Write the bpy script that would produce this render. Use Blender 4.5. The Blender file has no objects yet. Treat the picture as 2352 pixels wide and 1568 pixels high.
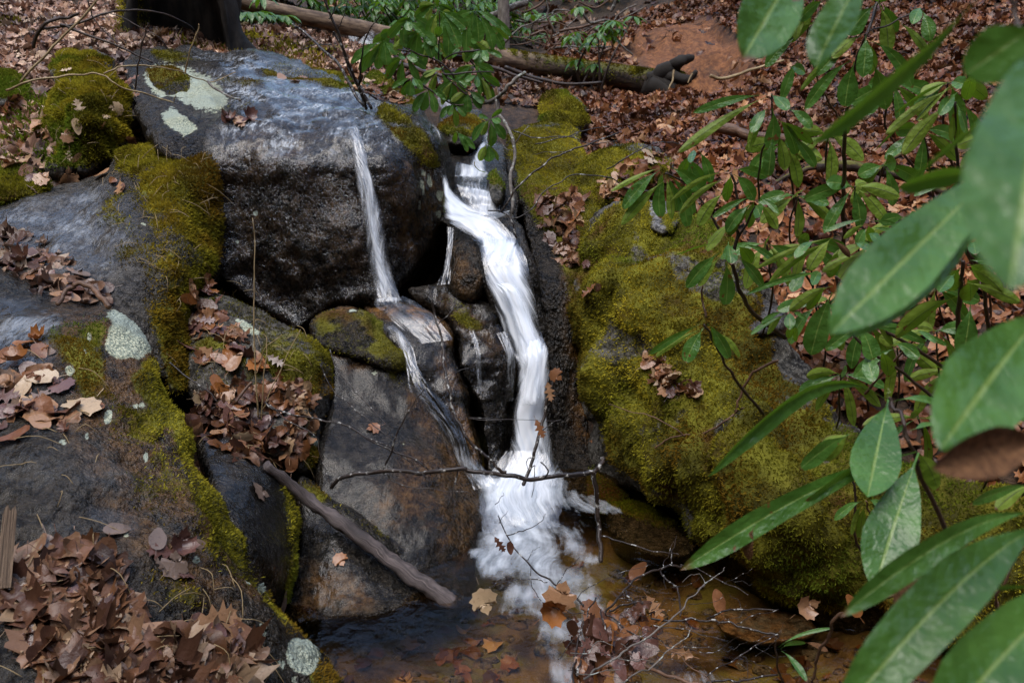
import bpy, math, random
import numpy as np
from mathutils import Vector, Matrix
from mathutils.bvhtree import BVHTree
R = math.radians
SC = bpy.context.scene
COL = SC.collection
random.seed(7); RNG = np.random.default_rng(7)

# ------------------------------------------------------------------ camera, sky, sun, exposure
PITCH = R(20)
cam_d = bpy.data.cameras.new("camera"); cam = bpy.data.objects.new("camera", cam_d); COL.objects.link(cam)
cam_d.sensor_width = 23.5; cam_d.sensor_fit = 'HORIZONTAL'; cam_d.lens = 23.5 * 1957 / 2352
cam_d.clip_start = 0.02; cam_d.clip_end = 400
cam.location = (0, 0, 0); cam.rotation_euler = (R(90) - PITCH, 0, 0)
cam_d.dof.use_dof = True; cam_d.dof.focus_distance = 2.9; cam_d.dof.aperture_fstop = 4.5
SC.camera = cam
SC.render.resolution_x = 1024; SC.render.resolution_y = 682
world = bpy.data.worlds.new("World"); SC.world = world; world.use_nodes = True
wn = world.node_tree; bg = wn.nodes["Background"]
sky = wn.nodes.new("ShaderNodeTexSky"); sky.sky_type = 'NISHITA'; sky.sun_disc = False
SUN_EL, SUN_AZ = 74, 225     # the bright part of the overcast stands nearly overhead, a little to the left
sky.sun_elevation = R(SUN_EL); sky.sun_rotation = R(SUN_AZ)
sky.air_density = 1.0; sky.dust_density = 1.5; sky.ozone_density = .3
wn.links.new(sky.outputs[0], bg.inputs[0]); bg.inputs[1].default_value = 0.15
sun_d = bpy.data.lights.new("sun", 'SUN'); sun_d.energy = 1.0; sun_d.angle = R(45); sun_d.color = (1, .985, .96)
sun = bpy.data.objects.new("sun", sun_d); COL.objects.link(sun)
_az, _el = R(SUN_AZ), R(SUN_EL)
_sd = Vector((math.sin(_az) * math.cos(_el), math.cos(_az) * math.cos(_el), math.sin(_el)))
sun.rotation_euler = _sd.to_track_quat('Z', 'Y').to_euler()
SC.view_settings.view_transform = 'Standard'; SC.view_settings.look = 'None'
SC.view_settings.exposure = 1.38; SC.view_settings.gamma = 1.0
SC.cycles.max_bounces = 8; SC.cycles.transparent_max_bounces = 24
SC.cycles.use_denoising = True
SC.cycles.caustics_reflective = False; SC.cycles.caustics_refractive = False

# ------------------------------------------------------------------ helpers
CP, SP = math.cos(PITCH), math.sin(PITCH)
def rays(v):
    v = np.atleast_2d(np.asarray(v, float))
    a = (v[:, 0] - 1176) / 1957; b = -(v[:, 1] - 784) / 1957
    d = np.stack([a, CP + SP * b, -SP + CP * b], 1)
    return d / d[:, 1:2]                     # scaled so that Y = 1
def at(v, Y):                                # the point seen at v that stands Y metres ahead
    return rays(v) * np.reshape(np.asarray(Y, float), (-1, 1))
def onz(v, z):
    d = rays(v); return d * (np.asarray(z, float) / d[:, 2])[:, None]
def pix(p):
    p = np.atleast_2d(p); f = p[:, 1] * CP - p[:, 2] * SP; u = p[:, 1] * SP + p[:, 2] * CP
    f = np.where(np.abs(f) < 1e-6, 1e-6, f)
    return np.stack([1176 + 1957 * p[:, 0] / f, 784 - 1957 * u / f], 1)
TX = [0, 574.2, 1148.4, 1720.4]; TY = [0, 379, 758, 1131.8]
def tz(c, r, x, y): return (TX[c] + x * .27838, TY[r] + y * .27838)

def _hash(ix, iy, iz, s):
    h = (ix.astype(np.int64) * 374761393 + iy.astype(np.int64) * 668265263 + iz.astype(np.int64) * 2147483647 + s * 974634121) & 0xffffffff
    h = ((h ^ (h >> 13)) * 1274126177) & 0xffffffff
    h = h ^ (h >> 16)
    return (h & 0xffff) / 32767.5 - 1.0
def vnoise(p, s=0):
    i = np.floor(p).astype(np.int64); f = p - i; f = f * f * f * (f * (f * 6 - 15) + 10)
    out = 0
    for dx in (0, 1):
        wx = f[:, 0] if dx else 1 - f[:, 0]
        for dy in (0, 1):
            wy = f[:, 1] if dy else 1 - f[:, 1]
            for dz in (0, 1):
                wz = f[:, 2] if dz else 1 - f[:, 2]
                out = out + wx * wy * wz * _hash(i[:, 0] + dx, i[:, 1] + dy, i[:, 2] + dz, s)
    return out
def fbm(p, scale, octv=4, s=0, gain=.5):
    out = 0; a = 1.0
    for k in range(octv):
        out = out + a * vnoise(p * scale * (2.03 ** k) + 17.3 * k, s + k); a *= gain
    return out
def sstep(a, b, x):
    t = np.clip((x - a) / (b - a), 0, 1); return t * t * (3 - 2 * t)
def catmull(pts, n=8, closed=False):
    P = np.asarray(pts, float); m = len(P); out = []
    rng_ = range(m if closed else m - 1)
    for i in rng_:
        if closed: p0, p1, p2, p3 = P[(i - 1) % m], P[i], P[(i + 1) % m], P[(i + 2) % m]
        else: p0, p1, p2, p3 = P[max(i - 1, 0)], P[i], P[i + 1], P[min(i + 2, m - 1)]
        t = np.linspace(0, 1, n, endpoint=False)[:, None]
        out.append(.5 * (2 * p1 + (p2 - p0) * t + (2 * p0 - 5 * p1 + 4 * p2 - p3) * t * t + (3 * p1 - p0 - 3 * p2 + p3) * t ** 3))
    if not closed: out.append(P[-1:])
    return np.concatenate(out)
def sdf(q, poly):                            # + inside, - outside; also nearest boundary point
    q = np.asarray(q, float); A = np.asarray(poly, float); B = np.roll(A, -1, 0)
    best = np.full(len(q), 1e18); near = np.zeros((len(q), 2)); ins = np.zeros(len(q), bool)
    for a, b in zip(A, B):
        ab = b - a; L = ab @ ab + 1e-12
        t = np.clip(((q - a) @ ab) / L, 0, 1); c = a + t[:, None] * ab
        d = ((q - c) ** 2).sum(1); m = d < best
        best = np.where(m, d, best); near[m] = c[m]
        cond = (a[1] > q[:, 1]) != (b[1] > q[:, 1])
        if a[1] != b[1]:
            xi = a[0] + (q[:, 1] - a[1]) * (b[0] - a[0]) / (b[1] - a[1])
            ins ^= cond & (q[:, 0] < xi)
    d = np.sqrt(best)
    return np.where(ins, d, -d), near
class TPS:
    def __init__(s, pts, val, kind='tps', smooth=1e-4, sc=500.):
        s.sc = sc; s.k = kind; P = np.asarray(pts, float) / sc; s.P = P; n = len(P)
        K = s.phi(np.linalg.norm(P[:, None] - P[None], axis=2)) + np.eye(n) * smooth * (1 if kind == 'tps' else -1)
        Q = np.c_[np.ones(n), P]; M = np.zeros((n + 3, n + 3)); M[:n, :n] = K; M[:n, n:] = Q; M[n:, :n] = Q.T
        s.w = np.linalg.solve(M, np.r_[np.asarray(val, float), 0, 0, 0])
    def phi(s, r): return r * r * np.log(r + 1e-9) if s.k == 'tps' else -r
    def __call__(s, q):
        q = np.asarray(q, float) / s.sc; out = np.empty(len(q))
        for i in range(0, len(q), 20000):
            c = q[i:i + 20000]; K = s.phi(np.linalg.norm(c[:, None] - s.P[None], axis=2))
            out[i:i + 20000] = K @ s.w[:-3] + s.w[-3] + c @ s.w[-2:]
        return out

def tag(o, label=None, cat=None, group=None, kind=None):
    if label: o["label"] = label
    if cat: o["category"] = cat
    if group: o["group"] = group
    if kind: o["kind"] = kind
    return o
def mesh_data(name, v, f, mat=None, smooth=True, attrs=None, uv=None, cols=None):
    v = np.asarray(v, np.float32); me = bpy.data.meshes.new(name)
    if isinstance(f, np.ndarray):
        nf, k = f.shape; me.vertices.add(len(v)); me.vertices.foreach_set("co", v.ravel())
        me.loops.add(nf * k); me.loops.foreach_set("vertex_index", f.ravel().astype(np.int32))
        me.polygons.add(nf); me.polygons.foreach_set("loop_start", np.arange(0, nf * k, k, dtype=np.int32))
        me.update(calc_edges=True)
    else:
        me.from_pydata(v.tolist(), [], f); me.update()
    me.polygons.foreach_set("use_smooth", np.full(len(me.polygons), smooth))
    for k, a in (attrs or {}).items():
        at_ = me.attributes.new(k, 'FLOAT', 'POINT'); at_.data.foreach_set("value", np.asarray(a, np.float32))
    for k, a in (cols or {}).items():
        at_ = me.attributes.new(k, 'FLOAT_COLOR', 'POINT')
        a = np.asarray(a, np.float32); a = np.c_[a, np.ones(len(a), np.float32)]
        at_.data.foreach_set("color", a.ravel())
    if uv is not None:
        l = me.uv_layers.new(name="UVMap"); idx = np.empty(len(me.loops), np.int32); me.loops.foreach_get("vertex_index", idx)
        l.data.foreach_set("uv", np.asarray(uv, np.float32)[idx].ravel())
    if mat: me.materials.append(mat)
    me.validate(verbose=False); return me
def mk(name, v, f, mat=None, parent=None, origin=None, **kw):
    v = np.asarray(v, float)
    if origin is None and parent is None: origin = np.r_[(v[:, :2].max(0) + v[:, :2].min(0)) / 2, v[:, 2].min()]
    if parent is not None:
        o0 = np.array(parent.get("_o", (0, 0, 0))); v = v - o0
    else: v = v - origin
    o = bpy.data.objects.new(name, mesh_data(name, v, f, mat, **kw)); COL.objects.link(o)
    if parent is not None:
        o.parent = parent
        if "_o" in parent: o["_o"] = list(parent["_o"])
    else: o.location = origin; o["_o"] = [float(x) for x in origin]
    return o
def empty(name, loc):
    o = bpy.data.objects.new(name, None); COL.objects.link(o); o.location = loc; o.empty_display_size = .05
    o["_o"] = [float(x) for x in loc]; return o
def join(parts):
    V, F, n = [], [], 0
    for v, f in parts:
        V.append(v); F += [tuple(int(i) + n for i in q) for q in f]; n += len(v)
    return np.concatenate(V), F

# ------------------------------------------------------------------ node helpers
class NT:
    def __init__(s, name):
        s.m = bpy.data.materials.new(name); s.m.use_nodes = True; s.t = s.m.node_tree; s.t.nodes.clear()
        s.out = s.t.nodes.new("ShaderNodeOutputMaterial")
    def n(s, typ, **kw):
        o = s.t.nodes.new("ShaderNode" + typ)
        for k, v in kw.items(): setattr(o, k, v)
        return o
    def put(s, sock, v):
        if hasattr(v, "is_output") or hasattr(v, "links"): s.t.links.new(v, sock)
        elif v is not None:
            if isinstance(v, (tuple, list)) and len(v) == 3 and len(sock.default_value) == 4: v = (*v, 1)
            sock.default_value = v
    def attr(s, name): return s.n("Attribute", attribute_name=name)
    def val(s, name): return s.attr(name).outputs["Fac"]
    def colr(s, name): return s.attr(name).outputs["Color"]
    def pos(s): return s.n("NewGeometry").outputs["Position"]
    def uv(s): return s.n("TexCoord").outputs["UV"]
    def noise(s, vec, scale, detail=4, rough=.55, dist=0):
        o = s.n("TexNoise"); s.put(o.inputs["Vector"], vec); o.inputs["Scale"].default_value = scale
        o.inputs["Detail"].default_value = detail; o.inputs["Roughness"].default_value = rough; o.inputs["Distortion"].default_value = dist
        return o.outputs["Fac"]
    def voro(s, vec, scale, feat='F1'):
        o = s.n("TexVoronoi", feature=feat); s.put(o.inputs["Vector"], vec); o.inputs["Scale"].default_value = scale
        return o.outputs["Distance"]
    def math(s, op, a, b=0., clamp=False):
        o = s.n("Math", operation=op, use_clamp=clamp); s.put(o.inputs[0], a); s.put(o.inputs[1], b); return o.outputs[0]
    def ramp(s, x, a, b, lo=0., hi=1.):
        o = s.n("MapRange", interpolation_type='SMOOTHSTEP'); s.put(o.inputs[0], x)
        for k, v in zip((1, 2, 3, 4), (a, b, lo, hi)): s.put(o.inputs[k], v)
        return o.outputs[0]
    def mix(s, f, a, b, mode='MIX'):
        o = s.n("Mix", data_type='RGBA', blend_type=mode); s.put(o.inputs[0], f); s.put(o.inputs[6], a); s.put(o.inputs[7], b)
        return o.outputs[2]
    def scalev(s, vec, sc):
        o = s.n("VectorMath", operation='MULTIPLY'); s.put(o.inputs[0], vec); o.inputs[1].default_value = sc; return o.outputs[0]
    def bump(s, h, strength=.5, dist=.01, normal=None):
        o = s.n("Bump"); o.inputs["Strength"].default_value = strength if not hasattr(strength, "links") else 1
        if hasattr(strength, "links"): s.put(o.inputs["Strength"], strength)
        o.inputs["Distance"].default_value = dist; s.put(o.inputs["Height"], h)
        if normal is not None: s.put(o.inputs["Normal"], normal)
        return o.outputs[0]
    def pbsdf(s, color, rough, normal=None, spec=.5, trans=None, sss=None):
        o = s.n("BsdfPrincipled"); s.put(o.inputs["Base Color"], color); s.put(o.inputs["Roughness"], rough)
        s.put(o.inputs["Specular IOR Level"], spec)
        if normal is not None: s.put(o.inputs["Normal"], normal)
        return o.outputs[0]
    def done(s, shader): s.t.links.new(shader, s.out.inputs[0]); return s.m
    def mixs(s, f, a, b):
        o = s.n("MixShader"); s.put(o.inputs[0], f); s.t.links.new(a, o.inputs[1]); s.t.links.new(b, o.inputs[2]); return o.outputs[0]

# ------------------------------------------------------------------ materials
def mat_rock():
    g = NT("wet_rock"); p = g.pos()
    n1 = g.noise(p, 3.2, 6, .6); n2 = g.noise(p, 34, 8, .68); n3 = g.noise(p, 150, 3, .6)
    moss, lich, wet, stain, pale = (g.val(k) for k in ("moss", "lichen", "wet", "stain", "pale"))
    n4 = g.noise(p, 11, 5, .7)
    c = g.mix(g.ramp(n1, .36, .64), (.026, .024, .020), (.098, .090, .076))
    c = g.mix(g.ramp(n4, .50, .66), c, (.050, .040, .026))
    c = g.mix(g.ramp(n2, .46, .64), c, (.155, .143, .120))
    c = g.mix(g.ramp(n3, .58, .68), c, (.32, .30, .255))
    c = g.mix(g.math('MULTIPLY', g.ramp(n2, .50, .40), .85), c, (.010, .009, .006))
    c = g.mix(g.math('MULTIPLY', pale, g.ramp(n2, .3, .6)), c, (.30, .30, .31))
    wd = g.math('MULTIPLY', wet, .92); c = g.mix(wd, c, g.mix(1., c, (.125, .092, .062), 'MULTIPLY'))
    st = g.math('MULTIPLY', stain, g.ramp(g.noise(p, 9, 5, .7), .38, .6))
    c = g.mix(st, c, g.mix(g.ramp(n2, .3, .65), (.045, .017, .004), (.26, .125, .03)))
    l = g.math('ADD', lich, g.math('MULTIPLY', g.math('SUBTRACT', g.noise(p, 30, 7, .75), .5), 1.9))
    lm = g.math('MULTIPLY', g.ramp(l, .46, .60), .93)
    lc = g.mix(g.ramp(g.noise(p, 150, 2, .5), .42, .62), (.20, .235, .18), (.56, .57, .40))
    lc = g.mix(g.ramp(n1, .42, .6), lc, (.38, .43, .35))
    c = g.mix(lm, c, lc)
    mm = g.ramp(g.math('ADD', moss, g.math('MULTIPLY', g.math('SUBTRACT', g.noise(p, 30, 5, .7), .5), .8)), .35, .6)
    mc = g.mix(g.ramp(g.noise(p, 7, 4), .35, .65), (.05, .044, .006), (.16, .15, .015))
    mc = g.mix(g.ramp(g.noise(p, 4.1, 4), .52, .7), mc, (.07, .032, .008))
    c = g.mix(mm, c, mc)
    rough = g.math('SUBTRACT', .74, g.math('MULTIPLY', wet, .64))
    rough = g.math('ADD', rough, g.math('MULTIPLY', g.math('SUBTRACT', n2, .5), .25))
    rough = g.math('MAXIMUM', rough, g.math('MULTIPLY', g.math('MAXIMUM', mm, lm), .9))
    h = g.math('ADD', g.math('MULTIPLY', n2, 1.), g.math('MULTIPLY', n3, .42))
    h2 = g.noise(g.scalev(p, (1, 1, .45)), 95, 2, .5)
    h = g.math('ADD', h, g.math('MULTIPLY', h2, g.math('MULTIPLY', wet, 2.2)))
    nb = g.bump(h, .7, .015)
    return g.done(g.pbsdf(c, rough, nb, g.math('ADD', .12, g.math('MULTIPLY', wet, .16))))
def mat_ground():
    g = NT("forest_soil"); p = g.pos(); n1 = g.noise(p, 2.3, 6, .6); n2 = g.noise(p, 22, 6, .65); e = g.val("earth"); bed = g.val("bed")
    c = g.mix(g.ramp(n2, .35, .7), (.018, .011, .007), (.075, .042, .022))
    c = g.mix(g.ramp(n1, .5, .7), c, (.035, .022, .012))
    ec = g.mix(g.ramp(n2, .35, .7), (.10, .036, .012), (.25, .10, .033))
    c = g.mix(g.math('MULTIPLY', e, g.ramp(n1, .2, .5)), c, ec)
    bc = g.mix(g.ramp(g.noise(p, 6, 5, .6), .35, .6), (.036, .020, .008), (.19, .13, .062))
    bc = g.mix(g.ramp(g.noise(p, 2.6, 4, .6), .47, .62), bc, (.16, .16, .045))
    bc = g.mix(g.ramp(g.voro(p, 24), .0, .30), g.mix(.5, bc, (.09, .06, .03)), bc)
    c = g.mix(bed, c, bc)
    return g.done(g.pbsdf(c, .75, g.bump(n2, .8, .03), .3))
def mat_moss():
    g = NT("moss"); c = g.colr("Col")
    d = g.n("BsdfDiffuse"); g.put(d.inputs[0], c); t = g.n("BsdfTranslucent"); g.put(t.inputs[0], c)
    return g.done(g.mixs(.3, d.outputs[0], t.outputs[0]))
def mat_deadleaf(from_attr):
    g = NT("dead_leaf_attr" if from_attr else "dead_leaf"); p = g.pos()
    if from_attr: c = g.colr("Col")
    else:
        oi = g.n("ObjectInfo"); c = oi.outputs["Color"]
    n = g.noise(p, 55, 4, .7)
    c = g.mix(g.ramp(n, .55, .75, 0, .75), c, g.mix(1., c, (.35, .28, .25), 'MULTIPLY'))
    v = g.uv(); 
    nb = g.bump(g.noise(p, 160, 3, .6), .35, .004)
    d = g.pbsdf(c, .36 if from_attr else .26, nb, .32 if from_attr else .5)
    t = g.n("BsdfTranslucent"); g.put(t.inputs[0], c)
    return g.done(g.mixs(.12, d, t.outputs[0]))
def mat_wood(name, dark, light, moss=0., rough=.7, sc=1., patch=None, darken=None):
    g = NT(name); p = g.pos(); u = g.uv()
    s = g.scalev(u, (14 * sc, 3 * sc, 1)); n = g.noise(s, 2.2, 5, .65); n2 = g.noise(p, 30, 5, .65)
    c = g.mix(g.ramp(n, .35, .65), dark, light); c = g.mix(g.ramp(n2, .55, .75, 0, .7), c, dark)
    if patch: c = g.mix(g.ramp(g.noise(p, patch[1], 3, .6), .58, .64), c, patch[0])
    if darken: c = g.mix(g.math('MULTIPLY', g.val('moss'), .85), c, g.mix(g.ramp(n, .4, .7), (.012, .008, .006), darken))
    if moss:
        nz = g.n("NewGeometry"); sp = g.n("SeparateXYZ"); g.put(sp.inputs[0], nz.outputs["Normal"])
        m = g.ramp(g.math('ADD', sp.outputs[2], g.math('MULTIPLY', g.math('SUBTRACT', g.noise(p, 11, 5, .7), .5), 1.6)), 1.1 - moss, 1.3 - moss)
        m = g.math('MULTIPLY', m, g.val("moss"))
        c = g.mix(m, c, g.mix(g.ramp(n2, .3, .7), (.04, .036, .005), (.13, .12, .014)))
    h = g.math('ADD', g.math('MULTIPLY', n, .8), g.math('MULTIPLY', n2, .5))
    return g.done(g.pbsdf(c, rough, g.bump(h, .7, .012), .35))
def mat_rhodo(name="rhododendron_leaf", bright=1.):
    g = NT(name); u = g.uv(); p = g.pos(); sx = g.n("SeparateXYZ"); g.put(sx.inputs[0], u)
    t, w = sx.outputs[0], sx.outputs[1]
    a = g.math('ABSOLUTE', g.math('SUBTRACT', w, .5))
    rib = g.ramp(a, .016, .042, 1, 0)
    veins = g.ramp(g.math('ABSOLUTE', g.math('SINE', g.math('MULTIPLY', g.math('SUBTRACT', t, g.math('MULTIPLY', a, .25)), 75))), .0, .3, .2, 0)
    oi = g.val("tint"); n = g.noise(p, 14, 4, .6)
    top = g.mix(g.ramp(n, .35, .7), (.046 * bright, .125 * bright, .020 * bright), (.095 * bright, .220 * bright, .038 * bright))
    top = g.mix(g.math('MAXIMUM', rib, g.math('MULTIPLY', veins, .5)), top, (.20, .30, .07))
    und = g.mix(g.ramp(n, .35, .7), (.15, .22, .018), (.22, .31, .03)); und = g.mix(rib, und, (.06, .065, .02))
    und = g.mix(g.ramp(a, .43, .5), und, (.12, .06, .01))
    spots = g.math('MULTIPLY', g.ramp(g.noise(p, 34, 3, .6), .665, .70), oi)
    tip = g.math('MULTIPLY', g.ramp(g.math('ADD', t, g.math('MULTIPLY', g.noise(p, 40, 3), .12)), 1.0, 1.05), oi)
    dead = g.math('MAXIMUM', spots, tip)
    top = g.mix(dead, top, (.15, .06, .018)); und = g.mix(dead, und, (.11, .045, .012))
    bf = g.n("NewGeometry").outputs["Backfacing"]
    c = g.mix(bf, top, und)
    h = g.math('ADD', g.math('MULTIPLY', rib, -.6), g.math('MULTIPLY', veins, -1.)); nb = g.bump(g.noise(p, 16, 4, .55), .5, .03, g.bump(h, .28, .002))
    rough = g.math('ADD', .24, g.math('MULTIPLY', bf, .3))
    rough = g.math('ADD', rough, g.math('MULTIPLY', g.noise(p, 60, 3), .14))
    s1 = g.pbsdf(c, rough, nb, .5)
    t2 = g.n("BsdfTranslucent"); g.put(t2.inputs[0], g.mix(dead, (.13, .26, .012), (.2, .08, .01)))
    return g.done(g.mixs(.30, s1, t2.outputs[0]))
def mat_fall():
    g = NT("falling_water"); u = g.uv(); dens = g.val("dens"); edge = g.val("edge"); br = g.val("bright")
    sx = g.n("SeparateXYZ"); g.put(sx.inputs[0], u)
    s1 = g.noise(g.scalev(u, (1., .055, 1)), 150, 3, .6, .25); s2 = g.noise(g.scalev(u, (1, .09, 1)), 45, 3, .55, .4); s3 = g.noise(u, 9, 3, .5)
    st = g.math('ADD', g.math('MULTIPLY', s1, .5), g.math('ADD', g.math('MULTIPLY', s2, .6), g.math('MULTIPLY', s3, .35)))  # mean ~.72
    a = g.math('ADD', g.math('MULTIPLY', g.math('SUBTRACT', st, .725), 1.7), g.math('MULTIPLY', dens, 1.12))
    a = g.math('MULTIPLY', a, g.ramp(g.math('ADD', edge, g.math('MULTIPLY', g.math('SUBTRACT', s2, .5), .8)), .0, .62), True)
    d = g.n("BsdfDiffuse"); g.put(d.inputs[0], g.mix(g.ramp(s2, .3, .65), (.72, .78, .86), (.90, .93, .96)))
    t = g.n("BsdfTranslucent"); g.put(t.inputs[0], (.9, .94, 1.))
    # drops scatter light like a cloud, so the shading leans toward the open sky
    vm = g.n("VectorMath", operation='SCALE'); g.put(vm.inputs[0], g.n("NewGeometry").outputs["Normal"]); vm.inputs["Scale"].default_value = .45
    va = g.n("VectorMath", operation='ADD'); g.put(va.inputs[0], vm.outputs[0]); va.inputs[1].default_value = (0, -.1, .55)
    vn = g.n("VectorMath", operation='NORMALIZE'); g.put(vn.inputs[0], va.outputs[0]); g.put(d.inputs["Normal"], vn.outputs[0])
    w = g.mixs(.35, d.outputs[0], t.outputs[0])
    gl = g.n("BsdfGlossy"); gl.inputs["Roughness"].default_value = .25; g.put(gl.inputs["Normal"], g.bump(g.math('ADD', s1, s2), .3, .01))
    w = g.mixs(.08, w, gl.outputs[0])
    tr = g.n("BsdfTransparent"); trg = g.mixs(.10, tr.outputs[0], gl.outputs[0])
    return g.done(g.mixs(a, trg, w))
def mat_film():
    g = NT("water_film"); p = g.pos(); st = g.val("steep")
    f1 = g.noise(g.scalev(p, (1, 1, .42)), 85, 3, .55, .3); f2 = g.noise(g.scalev(p, (1, .5, .6)), 22, 4, .6, .5)
    h = g.math('ADD', g.math('MULTIPLY', f1, g.math('ADD', .16, g.math('MULTIPLY', st, .9))), f2)
    nb = g.bump(h, g.math('ADD', .22, g.math('MULTIPLY', st, .62)), .020)
    fr = g.n("Fresnel"); fr.inputs[0].default_value = 1.36; g.put(fr.inputs["Normal"], nb)
    gl = g.n("BsdfGlossy"); g.put(gl.inputs["Roughness"], g.math('SUBTRACT', .20, g.math('MULTIPLY', st, .11))); g.put(gl.inputs["Normal"], nb)
    tr = g.n("BsdfTransparent"); tr.inputs[0].default_value = (.93, .92, .90, 1)
    fl = g.val("film"); w = g.mixs(g.math('MULTIPLY', g.math('MULTIPLY', fr.outputs[0], fl), 1.15, True), tr.outputs[0], gl.outputs[0])
    d = g.n("BsdfDiffuse"); d.inputs[0].default_value = (.58, .62, .66, 1)  # pale matte streaks: aerated water plus sheen painted on the wet tops
    q = g.math('ADD', g.math('MULTIPLY', g.noise(g.scalev(p, (1.6, .5, 1.)), 34, 4, .65, .8), .6), g.math('MULTIPLY', g.noise(p, 5, 3, .6), .55))
    f = g.math('MULTIPLY', g.ramp(q, .55, .80, 0, .60), g.math('MULTIPLY', g.math('MULTIPLY', fl, g.val('aer_sheen')), g.math('SUBTRACT', 1., g.math('MULTIPLY', st, 1.9), True)))
    return g.done(g.mixs(f, w, d.outputs[0]))
def mat_pool():
    g = NT("pool_water"); p = g.pos(); foam = g.val("foam"); fu = g.val("fu"); fv = g.val("fv")
    cm = g.n("CombineXYZ"); g.put(cm.inputs[0], fu); g.put(cm.inputs[1], fv); q = cm.outputs[0]
    s1 = g.noise(g.scalev(q, (1., .12, 1)), 90, 2, .5, .3); s2 = g.noise(g.scalev(q, (1, .35, 1)), 17, 4, .6, .12); s3 = g.noise(p, 9, 4, .6, .15)
    st = g.math('ADD', g.math('MULTIPLY', s1, .22), g.math('ADD', g.math('MULTIPLY', s2, .75), g.math('MULTIPLY', s3, .73)))   # mean ~.85
    a = g.math('ADD', g.math('MULTIPLY', g.math('SUBTRACT', st, .85), 1.35), g.math('SUBTRACT', g.math('MULTIPLY', foam, 1.15), .27), True)
    a = g.math('MULTIPLY', a, g.ramp(foam, .02, .25))
    d = g.n("BsdfDiffuse"); g.put(d.inputs[0], g.mix(g.ramp(s2, .3, .65), (.42, .47, .52), (.68, .72, .76)))
    hb = g.math('ADD', g.noise(g.scalev(p, (1, 1.6, 1)), 9, 4, .55, .8), g.math('MULTIPLY', g.noise(p, 34, 3, .5, .5), .25))
    nb = g.bump(hb, .22, .05)
    tr = g.n("BsdfTransparent"); tr.inputs[0].default_value = (.80, .66, .45, 1)
    gl = g.n("BsdfGlossy"); gl.inputs["Roughness"].default_value = .06; g.put(gl.inputs["Normal"], nb)
    fr = g.n("Fresnel"); fr.inputs[0].default_value = 1.33; g.put(fr.inputs["Normal"], nb)
    w = g.mixs(g.math('MULTIPLY', fr.outputs[0], 1.25, True), tr.outputs[0], gl.outputs[0])
    return g.done(g.mixs(a, w, d.outputs[0]))
M = dict(rock=mat_rock(), ground=mat_ground(), moss=mat_moss(), leaf=mat_deadleaf(False), litter=mat_deadleaf(True),
         fall=mat_fall(), pool=mat_pool(), film=mat_film(), rhodo=mat_rhodo(),
         log=mat_wood("weathered_log", (.06, .035, .022), (.23, .155, .095), moss=.75, patch=None, darken=(.055, .032, .02)),
         drift=mat_wood("driftwood", (.035, .027, .024), (.135, .105, .095), rough=.6),
         twig=mat_wood("wet_twig", (.010, .007, .006), (.038, .025, .018), rough=.4, patch=((.35, .34, .31), 55)),
         tan=mat_wood("dry_stalk", (.16, .105, .045), (.38, .28, .14), rough=.6),
         brown=mat_wood("brown_branch", (.05, .026, .014), (.17, .09, .05), rough=.55),
         grey=mat_wood("grey_branch", (.05, .042, .036), (.19, .165, .14), rough=.7, patch=((.30, .32, .28), 40)),
         trunk=mat_wood("pale_trunk", (.17, .14, .115), (.36, .31, .26), rough=.8),
         stump=mat_wood("old_bark", (.008, .007, .006), (.03, .024, .018), moss=.6, rough=.9, sc=.6),
         petiole=mat_wood("green_petiole", (.10, .13, .03), (.22, .25, .07), rough=.45),
         split=mat_wood("split_wood", (.07, .045, .03), (.27, .19, .125), rough=.75),
         dry=mat_wood("dry_brown_leaf", (.085, .036, .014), (.27, .13, .055), rough=.8),
         rstem=mat_wood("shrub_stem", (.014, .009, .007), (.065, .04, .026), rough=.5))
# ------------------------------------------------------------------ terrain: one sheet
_gc = [  # (vx, vy, Y): ground points seen in the photograph
 (1300,260,6.4),(1500,300,5.2),(1800,320,4.8),(2300,350,4.6),(1700,420,4.2),(2000,500,3.9),(2300,550,3.7),(1450,150,9.4),(1500,224,8.4),(1300,192,8.7),
 (1300,80,11.5),(1600,60,9.0),(1900,100,8.0),(2200,100,7.5),(2330,20,8.5),(2000,700,3.3),(2200,800,3.0),(2300,1000,2.6),(2000,900,2.9),
 (1600,450,4.1),(1900,640,3.5),(1450,420,4.5),(1350,225,7.6),(1480,256,6.8),
 (100,50,6.0),(0,200,4.7),(250,100,5.5),(150,300,4.25),(-60,60,6.0),(-60,340,4.1),(60,120,5.3),(330,60,6.2),(450,105,6.0),(560,115,6.3),(650,100,6.8),
 (820,100,8),(960,150,6.5),(900,75,10),(700,75,8.6),(1100,120,9.6),(1000,215,5.6),(1180,190,6.6),(780,150,6.0)]
_P = [at((a, b), Y)[0] for a, b, Y in _gc]
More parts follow.
